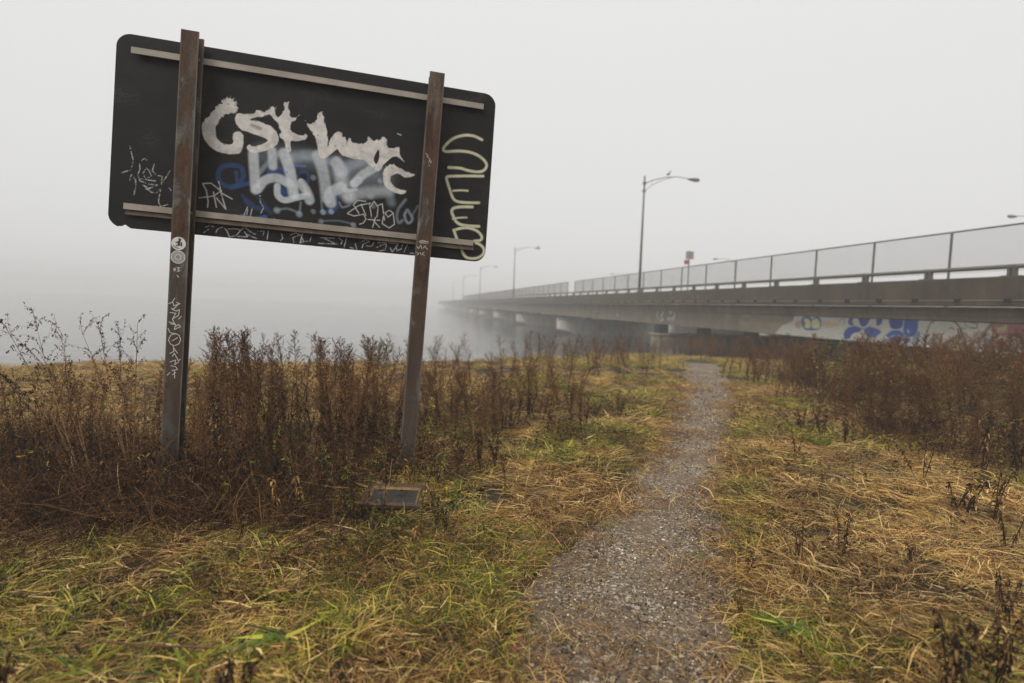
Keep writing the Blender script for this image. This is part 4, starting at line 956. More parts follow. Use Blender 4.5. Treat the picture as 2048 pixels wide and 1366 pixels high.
# gravel: loose stones on the path
def stone(seed, flat=.55):
    r = np.random.default_rng(seed); bm = bmesh.new(); bmesh.ops.create_icosphere(bm, subdivisions=1, radius=.5)
    ax = np.array([1, .6 + .4 * r.random(), flat * (.7 + .6 * r.random())])
    for v in bm.verts:
        d = 1 + .28 * (r.random() - .5); v.co = Vector((v.co.x * ax[0] * d, v.co.y * ax[1] * d, v.co.z * ax[2] * d))
    me = bpy.data.meshes.new('stone'); bm.to_mesh(me); bm.free(); return me
def stone_mat(name, stops):
    m, nt, p, out = mat_new(name); oi = nd(nt, 'ShaderNodeObjectInfo'); c = ramp_node(nt, stops, oi.outputs['Random'])
    n = noise_node(nt, 140, 3); c = mixc(nt, c, ramp_node(nt, [(.3, (.75, .75, .75, 1)), (.7, (1.15, 1.15, 1.15, 1))], n), 1.0, 'MULTIPLY')
    nt.links.new(c, p.inputs['Base Color']); p.inputs['Roughness'].default_value = .75; p.inputs['Specular IOR Level'].default_value = .15; return m
m_stone = stone_mat('gravel_stones', [(0, lin(30, 27, 24)), (.34, lin(62, 55, 47)), (.5, lin(102, 82, 58)), (.68, lin(144, 118, 84)), (.86, lin(184, 158, 118)), (.95, lin(216, 200, 170)), (1.0, lin(250, 246, 236))])
pst = []
for k in range(8):
    me = stone(k); me.materials.append(m_stone); pst.append(me)
X = []; Y = []; S = []
for y0, y1, d, sc_ in [(1.4, 3.2, 8000, 1.0), (3.2, 5, 4500, 1.2), (5, 8, 1400, 1.7), (8, 14, 350, 2.6)]:
    n = int(d * (y1 - y0) * 1.3); y = y0 + (y1 - y0) * rng.random(n); c0 = np.interp(y, PY, PX); h = np.interp(y, PY, PW)
    x = c0 + h * (rng.random(n) * 2 - 1) * 1.35 ; q = np.abs(x - c0) / h
    k = rng.random(n) < (1 - sstep(.75, 1.3, q + (vnoise(x, y, .2, 44) - .5) * .6)) * (.35 + .65 * sstep(.3, .6, vnoise(x, y, .35, 46)))
    X.append(x[k]); Y.append(y[k]); S.append(np.full(k.sum(), sc_) * (.004 + .010 * rng.random(k.sum()) ** 3))
x = np.concatenate(X); y = np.concatenate(Y); s = np.concatenate(S) 
n = len(x); print('stones', n)
rot = np.stack([rng.normal(size=n) * .3, rng.normal(size=n) * .3, rng.random(n) * 6.28], -1)
scatter('gravel', pst, np.stack([x, y, gz(x, y) + .010 + s * .15], -1), rot, s, 'small grey, tan and white gravel stones spread over the path')
# larger stones one can tell apart
m_slate = flat_mat('slate_grey_stone', lin(104, 104, 102), .7, 0, .3, 30); m_darkst = flat_mat('dark_stone', lin(62, 59, 56), .7, 0, .3, 30); m_white = flat_mat('white_stone', lin(222, 216, 204), .5, 0, .1, 40); m_brick = flat_mat('reddish_stone', lin(166, 92, 62), .7, 0, .2, 40); m_tanst = flat_mat('tan_stone', lin(176, 154, 122), .6, 0, .2, 30)
big = [(1212, 1300, 'slate', .045), (1353, 1286, 'slate', .05), (1130, 1290, 'dark', .05), (1128, 1306, 'dark', .05), (1257, 1220, 'dark', .042), (1408, 1245, 'dark', .04), (1408, 1272, 'dark', .045), (1428, 1235, 'slate', .035), (1425, 1315, 'dark', .05), (1192, 1114, 'dark', .05), (1225, 1124, 'slate', .04), (1350, 1210, 'white', .028), (1214, 1304, 'white', .018), (1382, 1317, 'brick', .025), (1362, 1318, 'tan', .03), (1326, 1078, 'white', .032), (1322, 1054, 'white', .03), (1383, 1100, 'white', .022), (1403, 1081, 'white', .022), (1226, 1025, 'white', .03), (1158, 1269, 'white', .02), (1420, 1173, 'white', .024), (1430, 1095, 'slate', .035), (1340, 888, 'white', .045), (1374, 880, 'white', .04), (1447, 886, 'white', .04), (1108, 1304, 'slate', .03), (1195, 1348, 'tan', .03), (1436, 1330, 'white', .02), (1063, 1335, 'tan', .035), (1270, 1118, 'white', .022), (1150, 1104, 'white', .02), (1083, 1153, 'white', .018), (1270, 1115, 'white', .018)]
smt = dict(slate=m_slate, dark=m_darkst, white=m_white, brick=m_brick, tan=m_tanst)
sdesc = dict(slate='flat slate-grey stone lying among the gravel on the path', dark='dark grey stone lying among the gravel on the path', white='small white stone standing out on the gravel path', brick='small brick-red stone lying near the front of the gravel path', tan='tan stone lying among the gravel at the front of the path')
sgrp = dict(slate='slate-grey stones on the path', dark='dark stones on the path', white='white stones on the path', brick='reddish stones on the path', tan='tan stones on the path')
for k, (px, py, kd, sz) in enumerate(big):
    q = at(px, py, -.02); me = stone(100 + k, .4); me.materials.append(smt[kd])
    o = link('stone', me, None, None, (q[0], q[1], float(gz(q[0], q[1])) + .012 + sz * .08)); o.scale = (sz * .85, sz * .85, sz * .8); o.rotation_euler = (0, 0, rng.random() * 6)
    tag(o, sdesc[kd], 'stone', sgrp[kd])

# dead brush tangle
def tangle(mb, k, R=.42, H=.46, n=95, dark=True):
    for i in range(n):
        r = R * math.sqrt(rng.random()); th = rng.random() * 6.28; p = np.array([r * math.cos(th), r * math.sin(th), 0.0])
        d = np.array([rng.normal() * .7, rng.normal() * .7, rng.random() * 1.6 + .2]); d /= np.linalg.norm(d); pts = [p]; L = .14 + .4 * rng.random(); s4 = 5
        for j in range(s4):
            p = p + d * L / s4; d = d + rng.normal(size=3) * .3 + np.array([0, 0, -.22]); d /= np.linalg.norm(d)
            p[2] = min(max(p[2], .01), H); pts.append(p.copy())
        a = rng.random() ** 1.8 * .93; mb.tube(pts, [.0026, .0022, .0018, .0014, .0012, .001], 3, a)
        for j in range(4):
            q = pts[rng.integers(1, s4 + 1)]; mb.leaf(q, rng.normal(size=3) + np.array([0, 0, -.6]), .010 + .018 * rng.random(), .006 + .007 * rng.random(), .5, rng.random() * .7, 1)
mats_tangle = proto(lambda mb, k: tangle(mb, k), 'brush_tangle', m_brown, 6)
def region(poly, n):
    A = np.array(poly); out = []
    while len(out) < n:
        q = A.min(0) + (A.max(0) - A.min(0)) * rng.random(2); ins = False; m = len(A)
        for i in range(m):
            a, b = A[i], A[(i + 1) % m]
            if (a[1] > q[1]) != (b[1] > q[1]) and q[0] < (b[0] - a[0]) * (q[1] - a[1]) / (b[1] - a[1]) + a[0]: ins = not ins
        if ins: out.append(q)
    return np.array(out)
t1 = region([(-6, 3.5), (-2.9, 3.2), (-1.5, 3.6), (-.6, 4.2), (-.3, 5.0), (-1.2, 5.3), (-3, 4.9), (-6.5, 5.2)], 150)
t1b = region([(-3.2, 2.9), (-1.6, 3.3), (-.9, 3.9), (-3.5, 3.6)], 18)
t1c = region([(-4, 2.6), (-1.5, 2.2), (-.4, 2.6), (-.5, 3.6), (-3, 3.5)], 40)
t2 = region([(-1.25, 2.75), (-.7, 2.75), (-.7, 3.1), (-1.35, 3.15)], 7)
t3 = region([(4.3, 6.6), (4.3, 5.5), (5.0, 4.9), (8, 5.2), (12, 10), (12, 13), (6.4, 12.5), (4.9, 9)], 230)
t4 = region([(-.6, 5), (1.0, 5.8), (2.0, 8.5), (1, 10), (-2, 8)], 60)
_fc = at(790, 1006, .1)
t1 = t1[(np.hypot(t1[:, 0] - _fc[0], t1[:, 1] - _fc[1]) > .5)]; t1b = t1b[(np.hypot(t1b[:, 0] - _fc[0], t1b[:, 1] - _fc[1]) > .6)]
tt = np.concatenate([t1, t1b, t1c, t2, t3, t4]); sc_ = np.concatenate([np.full(len(t1), 1.0), np.full(len(t1b), .7), np.full(len(t1c), .42), np.full(len(t2), .55), np.full(len(t3), 1.0), np.full(len(t4), .6)])
lay('dead_brush', mats_tangle, tt[:, 0], tt[:, 1], sc_, 'low dark tangle of dead brown twigs and crumpled leaves among the weeds', align=False)

# tall dry weed stalks
def stalk(k, h=1.15, nb=46, bl=.26, elev=(38, 66), lean=.08, seeds=14, rad=.005, top=.1, twigs=5, feather=True):
    st_ = MB(); br_ = MB(); sd_ = MB(); wl_ = MB()
    lx, ly = rng.normal() * lean, rng.normal() * lean; N = 7
    def P_(t): return np.array([lx * t * t * h + .012 * math.sin(7 * t + k), ly * t * t * h + .012 * math.cos(5 * t + k), t * h])
    st_.tube([P_(i / N) for i in range(N + 1)], [rad * (1 - .8 * i / N) for i in range(N + 1)], 4, .25 + .3 * rng.random())
    for b in range(nb):
        t = .22 + .76 * (b / nb) ** .85; p = P_(t); az = rng.random() * 6.283; el = R_(elev[0] + (elev[1] - elev[0]) * rng.random())
        L = bl * (1 - (t - .2) / .8) ** .65 * (.5 + .7 * rng.random()) + .03
        if t < .4: L *= .6
        d = np.array([math.cos(az) * math.cos(el), math.sin(az) * math.cos(el), math.sin(el)]); pts = [p]; q = p.copy()
        for j in range(3): q = q + d * L / 3; d = d + np.array([0, 0, .10 if feather else -.12]) + rng.normal(size=3) * .08; d /= np.linalg.norm(d); pts.append(q.copy())
        sh = .3 + .5 * rng.random(); br_.tube(pts, [.0019, .0015, .0012, .0009], 3, sh)
        for tw in range(twigs):
            i0 = rng.integers(1, 4); o_ = pts[i0 - 1] + (pts[i0] - pts[i0 - 1]) * rng.random(); dd = d + rng.normal(size=3) * .55; dd[2] += .25; dd /= np.linalg.norm(dd); l2 = L * (.18 + .28 * rng.random())
            e_ = o_ + dd * l2; br_.tube([o_, e_], [.0011, .0007], 3, sh, cap=False)
            for z_ in range(3):
                c_ = o_ + (e_ - o_) * rng.random(); sd_.leaf(c_, rng.normal(size=3) + np.array([0, 0, -.2]), .006 + .009 * rng.random(), .004 + .004 * rng.random(), .2, rng.random(), 1)
        for z_ in range(seeds):
            i0 = rng.integers(1, 4); c_ = pts[i0 - 1] + (pts[i0] - pts[i0 - 1]) * rng.random() + rng.normal(size=3) * .004
            sd_.leaf(c_, rng.normal(size=3) + np.array([0, 0, -.2]), .007 + .010 * rng.random(), .004 + .004 * rng.random(), .2, rng.random(), 1)
    for b in range(46):          # shrivelled leaves low on the stem
        t = .04 + .5 * rng.random(); p = P_(t); az = rng.random() * 6.283
        wl_.leaf(p, (math.cos(az), math.sin(az), -.6), .03 + .04 * rng.random(), .008 + .008 * rng.random(), .5, rng.random() * .6, 2)
    return st_.mesh('stem'), br_.mesh('branches'), sd_.mesh('seed_heads'), wl_.mesh('withered_leaves')
def make_stalk(name, args, ms=m_brown, mseed=m_seed):
    a, b, c, w_ = stalk(**args)
    for m_, q in ((a, ms), (b, ms), (c, mseed), (w_, m_black)): m_.materials.append(q)
    r = bpy.data.objects.new(name, a); b_ = bpy.data.objects.new('branches', b); b_.parent = r; c_ = bpy.data.objects.new('seed_heads', c); c_.parent = r; a_o = r; b_['kind'] = c_['kind'] = 'stuff'; d_ = bpy.data.objects.new('withered_leaves', w_); d_.parent = r; d_['kind'] = 'stuff'
    return r
def spread(name, protos, pts, hts, label, cat, group, lean=.07):
    for (x, y), h in zip(pts, hts):
        s_ = protos[rng.integers(len(protos))]; r = s_.copy(); COL.objects.link(r); r.name = name
        for ch in s_.children: c = ch.copy(); COL.objects.link(c); c.parent = r
        r.location = (x, y, float(gz(x, y)) - .01); sc = h * (1 + .0 * rng.random()); r.scale = (sc * (.85 + .3 * rng.random()), sc * (.85 + .3 * rng.random()), sc)
        r.rotation_euler = (rng.normal() * lean, rng.normal() * lean, rng.random() * 6.28); tag(r, label, cat, group)
pa = [make_stalk('weed_stalk', dict(k=k, h=1.0, nb=30 + 3 * k, bl=.13 + .012 * k, elev=(28, 60), seeds=5, twigs=4, rad=.0052, lean=.1)) for k in range(8)]
pb = [make_stalk('dry_weed', dict(k=k, h=1.0, nb=34, bl=.38, elev=(30, 60), lean=.18, seeds=5, twigs=4, rad=.0055)) for k in range(6)]
pc = [make_stalk('thicket_weed', dict(k=k, h=1.0, nb=46 + 3 * k, bl=.26, elev=(26, 62), seeds=9, lean=.16), m_brown, m_red) for k in range(8)]
q = region([(-2.7, 4.75), (-2.2, 4.35), (-1.15, 4.5), (-.98, 5.2), (-1.3, 6.0), (-3.2, 5.7)], 105)
spread('weed_stalk', pa, q, .62 + .58 * rng.random(len(q)) ** .8, 'dry brown feathery weed stalk crowded behind and between the two posts of the big sign', 'weed', 'weed stalks crowded between the sign posts')
q = region([(-5.0, 4.0), (-4.0, 3.4), (-2.2, 3.6), (-1.4, 4.1), (-2.7, 4.5), (-2.9, 5.2), (-5.6, 5.4)], 85)
spread('weed_stalk', pa, q, .45 + .5 * rng.random(len(q)), 'short dry weed stalk in the brush in front and left of the left sign post', 'weed', 'short weed stalks around the left sign post')
q = region([(-.7, 5.1), (.4, 5.2), (1.1, 6.4), (1.2, 8.5), (-1.4, 9.5), (-1.1, 6)], 95)
spread('dry_weed', pb, q, .45 + .35 * rng.random(len(q)), 'low bushy dry weed in the field between the right sign post and the path', 'weed', 'low dry weeds between the sign and the path', .12)
q = region([(-2.6, 11.5), (1.4, 14.8), (4.2, 17.4), (3.6, 13), (1.3, 9.5), (-1.5, 9.5)], 85)
spread('dry_weed', pb, q, .5 + .4 * rng.random(len(q)), 'dry weed standing along the bank at the water beyond the field', 'weed', 'dry weeds along the bank', .12)
q = region([(5.0, 12.0), (4.5, 9.6), (4.05, 8.2), (3.5, 6.4), (3.7, 5.4), (4.4, 4.7), (6, 5.0), (9, 7), (12, 10), (11.5, 13), (6.5, 12.8)], 1500)
_lx = np.interp(q[:, 1], [4.7, 5.4, 6.4, 8.2, 9.6, 12], [4.4, 3.7, 3.5, 4.05, 4.5, 5.0]); _in = q[:, 0] - _lx
_w = (.22 + .78 * sstep(.2, 1.6, _in)) * (1.0 + .8 * (_in < 1.6)); _k = np.argsort(rng.random(len(q)) / _w)[:250]
q = np.concatenate([q[_k], region([(4.9, 13.2), (4.7, 10.8), (5.8, 10.3), (7.5, 13.3)], 45)]); _in = np.concatenate([_in[_k], np.full(45, 1.1)])
spread('thicket_weed', pc, q, (.46 + .66 * sstep(.1, 1.9, _in)) * (.66 + .46 * rng.random(len(q))) * (1 + .12 * sstep(.72, .9, q[:, 0] / q[:, 1])), 'reddish-brown dry weed in the thicket right of the path, below the graffiti girder', 'weed', 'thicket of weeds right of the path', .1)
q = np.concatenate([region([(5.6, 17.6), (9, 16.5), (13, 20), (12, 24), (7, 21)], 55), region([(6.8, 27), (12, 27), (14, 33), (12, 35.5), (8.5, 34.5)], 55)])
spread('brush_weed', pc, q, np.where(q[:, 1] > 25, 1.0, .7) + .3 * rng.random(len(q)), 'dry weed in the brush below the bridge at the far end of the path', 'weed', 'weeds below the bridge', .1)

def nodes_pts(base, dirs, L, n=9, droop=.0, jit=.03):
    p = np.array(base, float); d = np.array(dirs, float); d /= np.linalg.norm(d); out = [p.copy()]
    for i in range(n): p = p + d * L / n; d = d + np.array([0, 0, -droop * (i / n)]) + rng.normal(size=3) * jit; d /= np.linalg.norm(d); out.append(p.copy())
    return out
# tall arching weeds at the far left
def tall_arch(name, base_px, tops, label, stem_d=4.3):
    bx, by = base_px; root = empty(name, (bx, by, float(gz(bx, by)))); tag(root, label, 'weed')
    stm = MB(); lf = MB()
    for (tx, ty, D, arch) in tops:
        tp = EYE + cray(tx, ty) / cray(tx, ty)[1] * D - np.array([bx, by, float(gz(bx, by))])
        mid = tp * .55 + np.array([rng.normal() * .05, rng.normal() * .05, .14]); P4 = []
        for i in range(15):
            t = i / 14; P4.append((1 - t) ** 2 * np.zeros(3) + 2 * t * (1 - t) * mid + t * t * tp)
        stm.tube(P4, [.0058 * (1 - .75 * i / 14) for i in range(15)], 4, .55 + .3 * rng.random())
        for b in range(12):
            i = rng.integers(7, 15); p = P4[i]; d = (P4[min(i + 1, 14)] - P4[i - 1]); d /= np.linalg.norm(d); d = d + rng.normal(size=3) * .5 + np.array([0, 0, .3])
            pts = nodes_pts(p, d, .08 + .14 * rng.random(), 6, arch + .25, .1); stm.tube(pts, [.002, .0018, .0016, .0014, .0012, .001, .0008], 3, .5)
            for j in range(14):
                q = pts[rng.integers(2, 7)]; lf.leaf(q + rng.normal(size=3) * .004, rng.normal(size=3) * .5 + np.array([0, 0, -.6]), .012 + .016 * rng.random(), .005 + .004 * rng.random(), .3, rng.random() * .6, 1)
        for j in range(16):
            q = P4[rng.integers(3, 15)]; lf.leaf(q, rng.normal(size=3) + np.array([0, 0, -.8]), .02 + .03 * rng.random(), .005 + .006 * rng.random(), .4, rng.random() * .5, 2)
    stm.obj('stem', m_tanstem, root); lf.obj('leaves', m_black, root)
m_tanstem = plant_mat('tan_stems', [(0.0, lin(70, 48, 30)), (0.6, lin(132, 96, 58)), (1.0, lin(164, 126, 80))], 0, .5, .4)
tall_arch('tall_weed', (-3.05, 3.9), [(8, 650, 3.9, .6), (75, 660, 4.0, .5)], 'tall tan-stemmed weed arching over at the left edge of the picture')
tall_arch('tall_weed', (-3.15, 4.1), [(122, 665, 4.2, .1), (60, 700, 4.0, .5)], 'tall dead weed with two upright curling tips near the left edge')
tall_arch('tall_weed', (-2.85, 4.1), [(200, 655, 4.1, .1), (165, 668, 4.2, .3), (275, 648, 4.2, -.1), (240, 660, 4.2, .0)], 'tall branching dead weed with curled tips just left of the sign post')
tall_arch('tall_weed', (-3.3, 4.2), [(40, 780, 3.8, .2), (140, 770, 4.1, .2), (0, 745, 3.6, .2)], 'bent tan weed leaning low towards the left edge')

# dark wilted leafy plants
def wilted(h, n=3, mat_leaf=m_black, green=.25, leafsz=.06, name='wilted_plant', seed=0, lean=.15, ln=9):
    root = bpy.data.objects.new(name, None); stm = MB(); lf = MB(); gl = MB()
    for s in range(n):
        d = np.array([rng.normal() * lean, rng.normal() * lean, 1]); pts = nodes_pts((rng.normal() * .015, rng.normal() * .015, 0), d, h * (.7 + .3 * rng.random()), 6, .08, .06)
        stm.tube(pts, [.004, .0036, .0032, .0028, .0024, .002, .0015], 4, .25)
        for j in range(ln):
            t = .35 + .65 * rng.random(); i = min(int(t * 6), 5); p = pts[i] + (pts[i + 1] - pts[i]) * (t * 6 - i); az = rng.random() * 6.28
            lf.leaf(p, (math.cos(az), math.sin(az), .1), leafsz * (.6 + .7 * rng.random()), leafsz * (.16 + .14 * rng.random()), 1.3, rng.random(), 3)
        if rng.random() < green * 2:
            for j in range(6):
                az = rng.random() * 6.28; gl.leaf(pts[-1] - np.array([0, 0, .02 * rng.random()]), (math.cos(az), math.sin(az), .5), leafsz * (.4 + .4 * rng.random()), leafsz * .22, .35, rng.random(), 2)
    for mb, nm, mt in ((stm, 'stem', m_brown), (lf, 'leaves', mat_leaf), (gl, 'shoot_tips', m_young)):
        if mb.n:
            me = mb.mesh(nm); me.materials.append(mt); c = bpy.data.objects.new(nm, me); c.parent = root
            if nm == 'shoot_tips': c['kind'] = 'stuff'
    return root
def put(proto_, px, py, label, cat='plant', group=None, sc=1.0, z0=0.0, name=None):
    q = at(px, py, .02); r = proto_.copy(); COL.objects.link(r)
    if name: r.name = name
    for ch in proto_.children: c = ch.copy(); COL.objects.link(c); c.parent = r
    r.location = (q[0], q[1], float(gz(q[0], q[1])) + z0); r.scale = (sc,) * 3; r.rotation_euler = (0, 0, rng.random() * 6.28); tag(r, label, cat, group); return r
pw = [wilted(.16 + .04 * k, 3, leafsz=.038, ln=20, lean=.22) for k in range(6)]
bigw = [wilted(.5, 4, leafsz=.052, ln=44, lean=.14) for k in range(5)]
G1 = 'small wilted plants in the dry grass right of the path'
for px, py, lb, sc in [(1492, 1128, 'small blackened drooping plant at the right edge of the path', .8), (1598, 1128, 'wilted plant with a bright green crown and black leaves below', 1.0), (1686, 1135, 'wilted plant with hanging black leaves beside the green-crowned one', .9), (1820, 1150, 'thin wilted plant with a bare dark stem in the middle of the straw', .9),
                       (1640, 990, 'wilted dark plant on a straw mound near the top of the right field', .9), (1725, 985, 'small dark plant with green tips on the straw, mid right field', .8), (1670, 1040, 'low green-and-black sprout on the straw', .7), (1840, 975, 'drooping dark plant in front of the thicket', 1.2), (1915, 1040, 'tall wilted plant with hanging leaves at the thicket edge', 1.9), (1990, 1060, 'wilted plant right of the tall hanging one', 1.5),
                       (2010, 1120, 'small wilted sprig at the right edge above the big dark plant', 1.0), (1590, 930, 'sprig of dark leaves near the thicket end of the path', 1.0), (1480, 1230, 'low green sprout beside the path', .6)]:
    put(pw[rng.integers(6)], px, py, lb, 'plant', G1, sc, name='wilted_plant')
for px, py, lb, sc in [(1640, 895, 'dark withered plant leaning at the left end of the thicket', .9), (1690, 905, 'blackened withered stalk beside the leaning one at the thicket end', .8), (1600, 880, 'slender dark withered stalk nearest the path at the thicket', .75), (1960, 960, 'black withered leafy stalk hanging at the front of the thicket', 1.2), (2030, 970, 'black withered leafy stalk at the right edge of the thicket front', 1.25)]:
    put(bigw[rng.integers(5)], px, py, lb, 'plant', 'withered stalks at the thicket edge', sc, name='withered_stalk')
for px, py, lb, sc in [(2015, 1290, 'large wilted plant with black hanging leaves at the right edge', .62), (1885, 1475, 'large blurred dark wilted plant at the bottom right', .92), (1985, 1440, 'blurred dark wilted plant in the bottom right corner', .85), (1600, 1330, 'dark wilted sprig over the broad green leaves', .3), (12, 1450, 'blurred dark stalk in the bottom left corner', .75), (470, 1520, 'blurred dark stalk rising at the bottom left', .75)]:
    put(bigw[rng.integers(5)], px, py, lb, 'plant', 'large wilted plants in the foreground', sc, name='wilted_plant')
G2 = 'dark leafy stalks between the sign and the path'
for px, py, sc in [(960, 950, .9), (915, 960, .8), (990, 940, .75), (880, 985, .6), (1010, 965, .6), (640, 1000, .8), (700, 985, .8), (560, 990, .8), (770, 1060, .42), (700, 1065, .5), (690, 1040, .5), (870, 1075, .45), (890, 1085, .4), (645, 1060, .5), (1140, 830, .9), (1170, 850, .8), (1240, 835, .9), (925, 800, .9), (1020, 860, .8), (1060, 845, .8), (505, 1010, .9), (450, 1000, .9), (770, 1000, .6), (728, 1052, .4), (866, 1046, .45), (300, 1010, .9), (200, 1020, .8), (100, 1010, .9), (60, 1000, .9), (395, 1005, .9)]:
    put(bigw[rng.integers(5)], px, py, 'dark withered leafy stalk in the weeds around the sign posts and beside the path', 'plant', G2, sc, name='withered_stalk')
# young yellow-green plants
def young(h=.22):
    root = bpy.data.objects.new('leafy_weed', None); stm = MB(); lf = MB()
    pts = nodes_pts((0, 0, 0), (rng.normal() * .1, rng.normal() * .1, 1), h, 5, 0, .04); stm.tube(pts, [.003, .0028, .0026, .0023, .002, .0014], 4, .6)
    for j in range(48):
        t = .25 + .7 * rng.random(); i = min(int(t * 5), 4); p = pts[i] + (pts[i + 1] - pts[i]) * (t * 5 - i); az = rng.random() * 6.28
        lf.leaf(p, (math.cos(az), math.sin(az), .3 + .5 * rng.random()), .016 + .026 * rng.random(), .008 + .008 * rng.random(), .7, rng.random(), 2)
    for mb, nm, mt in ((stm, 'stem', m_brown), (lf, 'leaves', m_young)):
        me = mb.mesh(nm); me.materials.append(mt); c = bpy.data.objects.new(nm, me); c.parent = root
    return root
py_ = [young(.16 + .05 * k) for k in range(5)]
for px, py, sc in [(655, 1005, 1.6), (690, 1000, 1.5), (735, 1010, 1.2), (700, 1045, 1.2), (830, 985, .9), (890, 1010, 1.6), (905, 1040, 1.2), (790, 1095, .9), (740, 1070, .8), (840, 1100, 1.0), (965, 1080, .6), (830, 1190, .8), (880, 1200, .7), (1110, 930, 1.2), (1060, 960, .9), (1240, 925, .8), (1010, 1000, 1.0), (640, 1130, .8), (630, 1250, .6), (950, 940, 1.6), (1125, 880, 1.4), (860, 900, 1.6), (545, 960, 1.3), (590, 1000, 1.1), (1590, 905, 1.2), (1780, 800, 2.4), (1800, 820, 2.2), (1705, 1000, .8), (1610, 1010, .7), (2000, 960, 1.4), (150, 960, 1.1), (270, 1000, 1.2), (440, 1040, 1.0), (330, 1330, .7), (1450, 1010, .6), (1540, 960, .8)]:
    put(py_[rng.integers(5)], px, py, 'small yellow-green leafy weed growing up among the dead stalks and straw', 'weed', 'young yellow-green weeds', sc, name='leafy_weed')
q = region([(4.3, 6.2), (4.6, 5.3), (7, 6), (9, 9), (7, 11), (4.8, 9.5)], 34)
pg_ = []
for _i in range(4):
    _g = young(.75); _g.children[0].data.materials[0] = m_brown; pg_.append(_g)
for _g in pg_:
    mb = MB()
    for _j in range(90):
        _z = .35 + .42 * rng.random(); _a = rng.random() * 6.28; _r = .02 + .12 * rng.random(); mb.leaf((_r * math.cos(_a), _r * math.sin(_a), _z + _r * .5), (math.cos(_a), math.sin(_a), .2), .02 + .03 * rng.random(), .010, .4, rng.random() * .8, 2)
    _m = mb.mesh('leaves'); _m.materials.append(m_young); _g.children[1].data = _m
spread('leafy_weed', pg_, q, .9 + .5 * rng.random(len(q)), 'yellow-green leafy weed growing inside the brown thicket right of the path', 'weed', 'green weeds inside the thicket', .15)
# withered plants with pale tan hanging leaves by the picture frame
for k, (px, py, h, lb) in enumerate([(765, 1045, .42, 'withered plant with pale tan leaves standing in front of the picture frame'), (812, 1010, .36, 'withered plant with pale hanging leaves behind the picture frame'), (600, 1040, .40, 'withered plant with tan pods left of the picture frame'), (555, 1045, .36, 'leggy withered plant with a few curled tan leaves, farthest left of the tan-leaved ones'), (830, 1105, .16, 'tiny withered plant with one pale leaf in the straw')]):
    put(wilted(h, 1, m_tan, .1, .055, 'tan_leaved_plant', ln=24, lean=.06), px, py, lb, 'plant', 'tan-leaved withered plants', 1.0, name='tan_leaved_plant')

# clumps of broad strap leaves
def strap(N, L, W, spread=.05, e0=(15, 60), e1=(-30, 10), mat=m_strap):
    mb = MB(); strands(mb, N, spread, L, W, (R_(e0[0]), R_(e0[1])), (R_(e1[0]), R_(e1[1])), 6, 6, (0, 1), .01, 0, .25); me = mb.mesh('strap_leaf_clump'); me.materials.append(mat); return me
def clump(px, py, N, L, W, label, **k):
    q = at(px, py, .03); o = link('strap_leaf_clump', strap(N, L, W, **k), None, None, (q[0], q[1], float(gz(q[0], q[1])) + .01)); tag(o, label, 'plant', 'clumps of broad green leaves'); return o
clump(1590, 1265, 34, (.14, .28), (.009, .019), 'clump of broad dark green strap leaves right of the path front', e0=(5, 40))
clump(1530, 1240, 12, (.10, .2), (.010, .018), 'lesser clump of strap leaves against the right edge of the path', e0=(5, 45))
clump(180, 1350, 9, (.18, .30), (.010, .018), 'upright broad grass blades near the bottom left corner', e0=(45, 80), e1=(0, 50))
clump(560, 1310, 12, (.14, .28), (.012, .022), 'arching light green strap leaves at the bottom, left of the middle', e0=(20, 60))
clump(390, 1360, 9, (.14, .26), (.010, .018), 'upright green blade tuft along the bottom edge', e0=(30, 75), e1=(-10, 40))
clump(380, 1160, 12, (.12, .22), (.006, .011), 'tuft of narrow light green blades in the left grass', e0=(30, 80))
clump(560, 1120, 12, (.12, .26), (.006, .010), 'tall light green blades beside the pale grass mound', e0=(40, 85))
clump(1090, 930, 22, (.16, .3), (.008, .014), 'dark green leafy clump at the foot of the weeds left of the path', e0=(10, 60))
clump(1150, 945, 14, (.14, .25), (.008, .013), 'smaller green leafy clump nearer the path', e0=(10, 60))
clump(900, 850, 14, (.2, .35), (.006, .010), 'long green grass clump behind the weeds by the right post', e0=(30, 80))

# shrub with yellowish leaves on the shore
def shrub(loc, h, label):
    root = empty('shore_shrub', loc); tag(root, label, 'shrub'); stm = MB(); lf = MB()
    for s in range(9):
        d = np.array([(s - 4) * .16 + rng.normal() * .05, rng.normal() * .25, 1]); pts = nodes_pts((0, 0, 0), d, h * (.6 + .4 * rng.random()), 6, -.02, .07); stm.tube(pts, [.012, .010, .008, .006, .005, .004, .003], 4, .3)
        for j in range(90):
            t = .3 + .7 * rng.random(); i = min(int(t * 6), 5); p = pts[i] + (pts[i + 1] - pts[i]) * (t * 6 - i); lf.leaf(p, rng.normal(size=3) * .6 + (0, 0, .6), .05 + .05 * rng.random(), .014, .1, rng.random(), 2)
    stm.obj('stems', m_brown, root); lf.obj('foliage', m_olv, root)
m_olv = plant_mat('yellowish_olive_leaves', [(0.0, lin(80, 64, 34)), (0.5, lin(122, 112, 58)), (1.0, lin(156, 142, 78))], .2, .6)
q = at(750, 742, 0); shrub((q[0], q[1], float(gz(q[0], q[1])) - .05), .85, 'small yellowish shrub at the water just left of the right sign post')

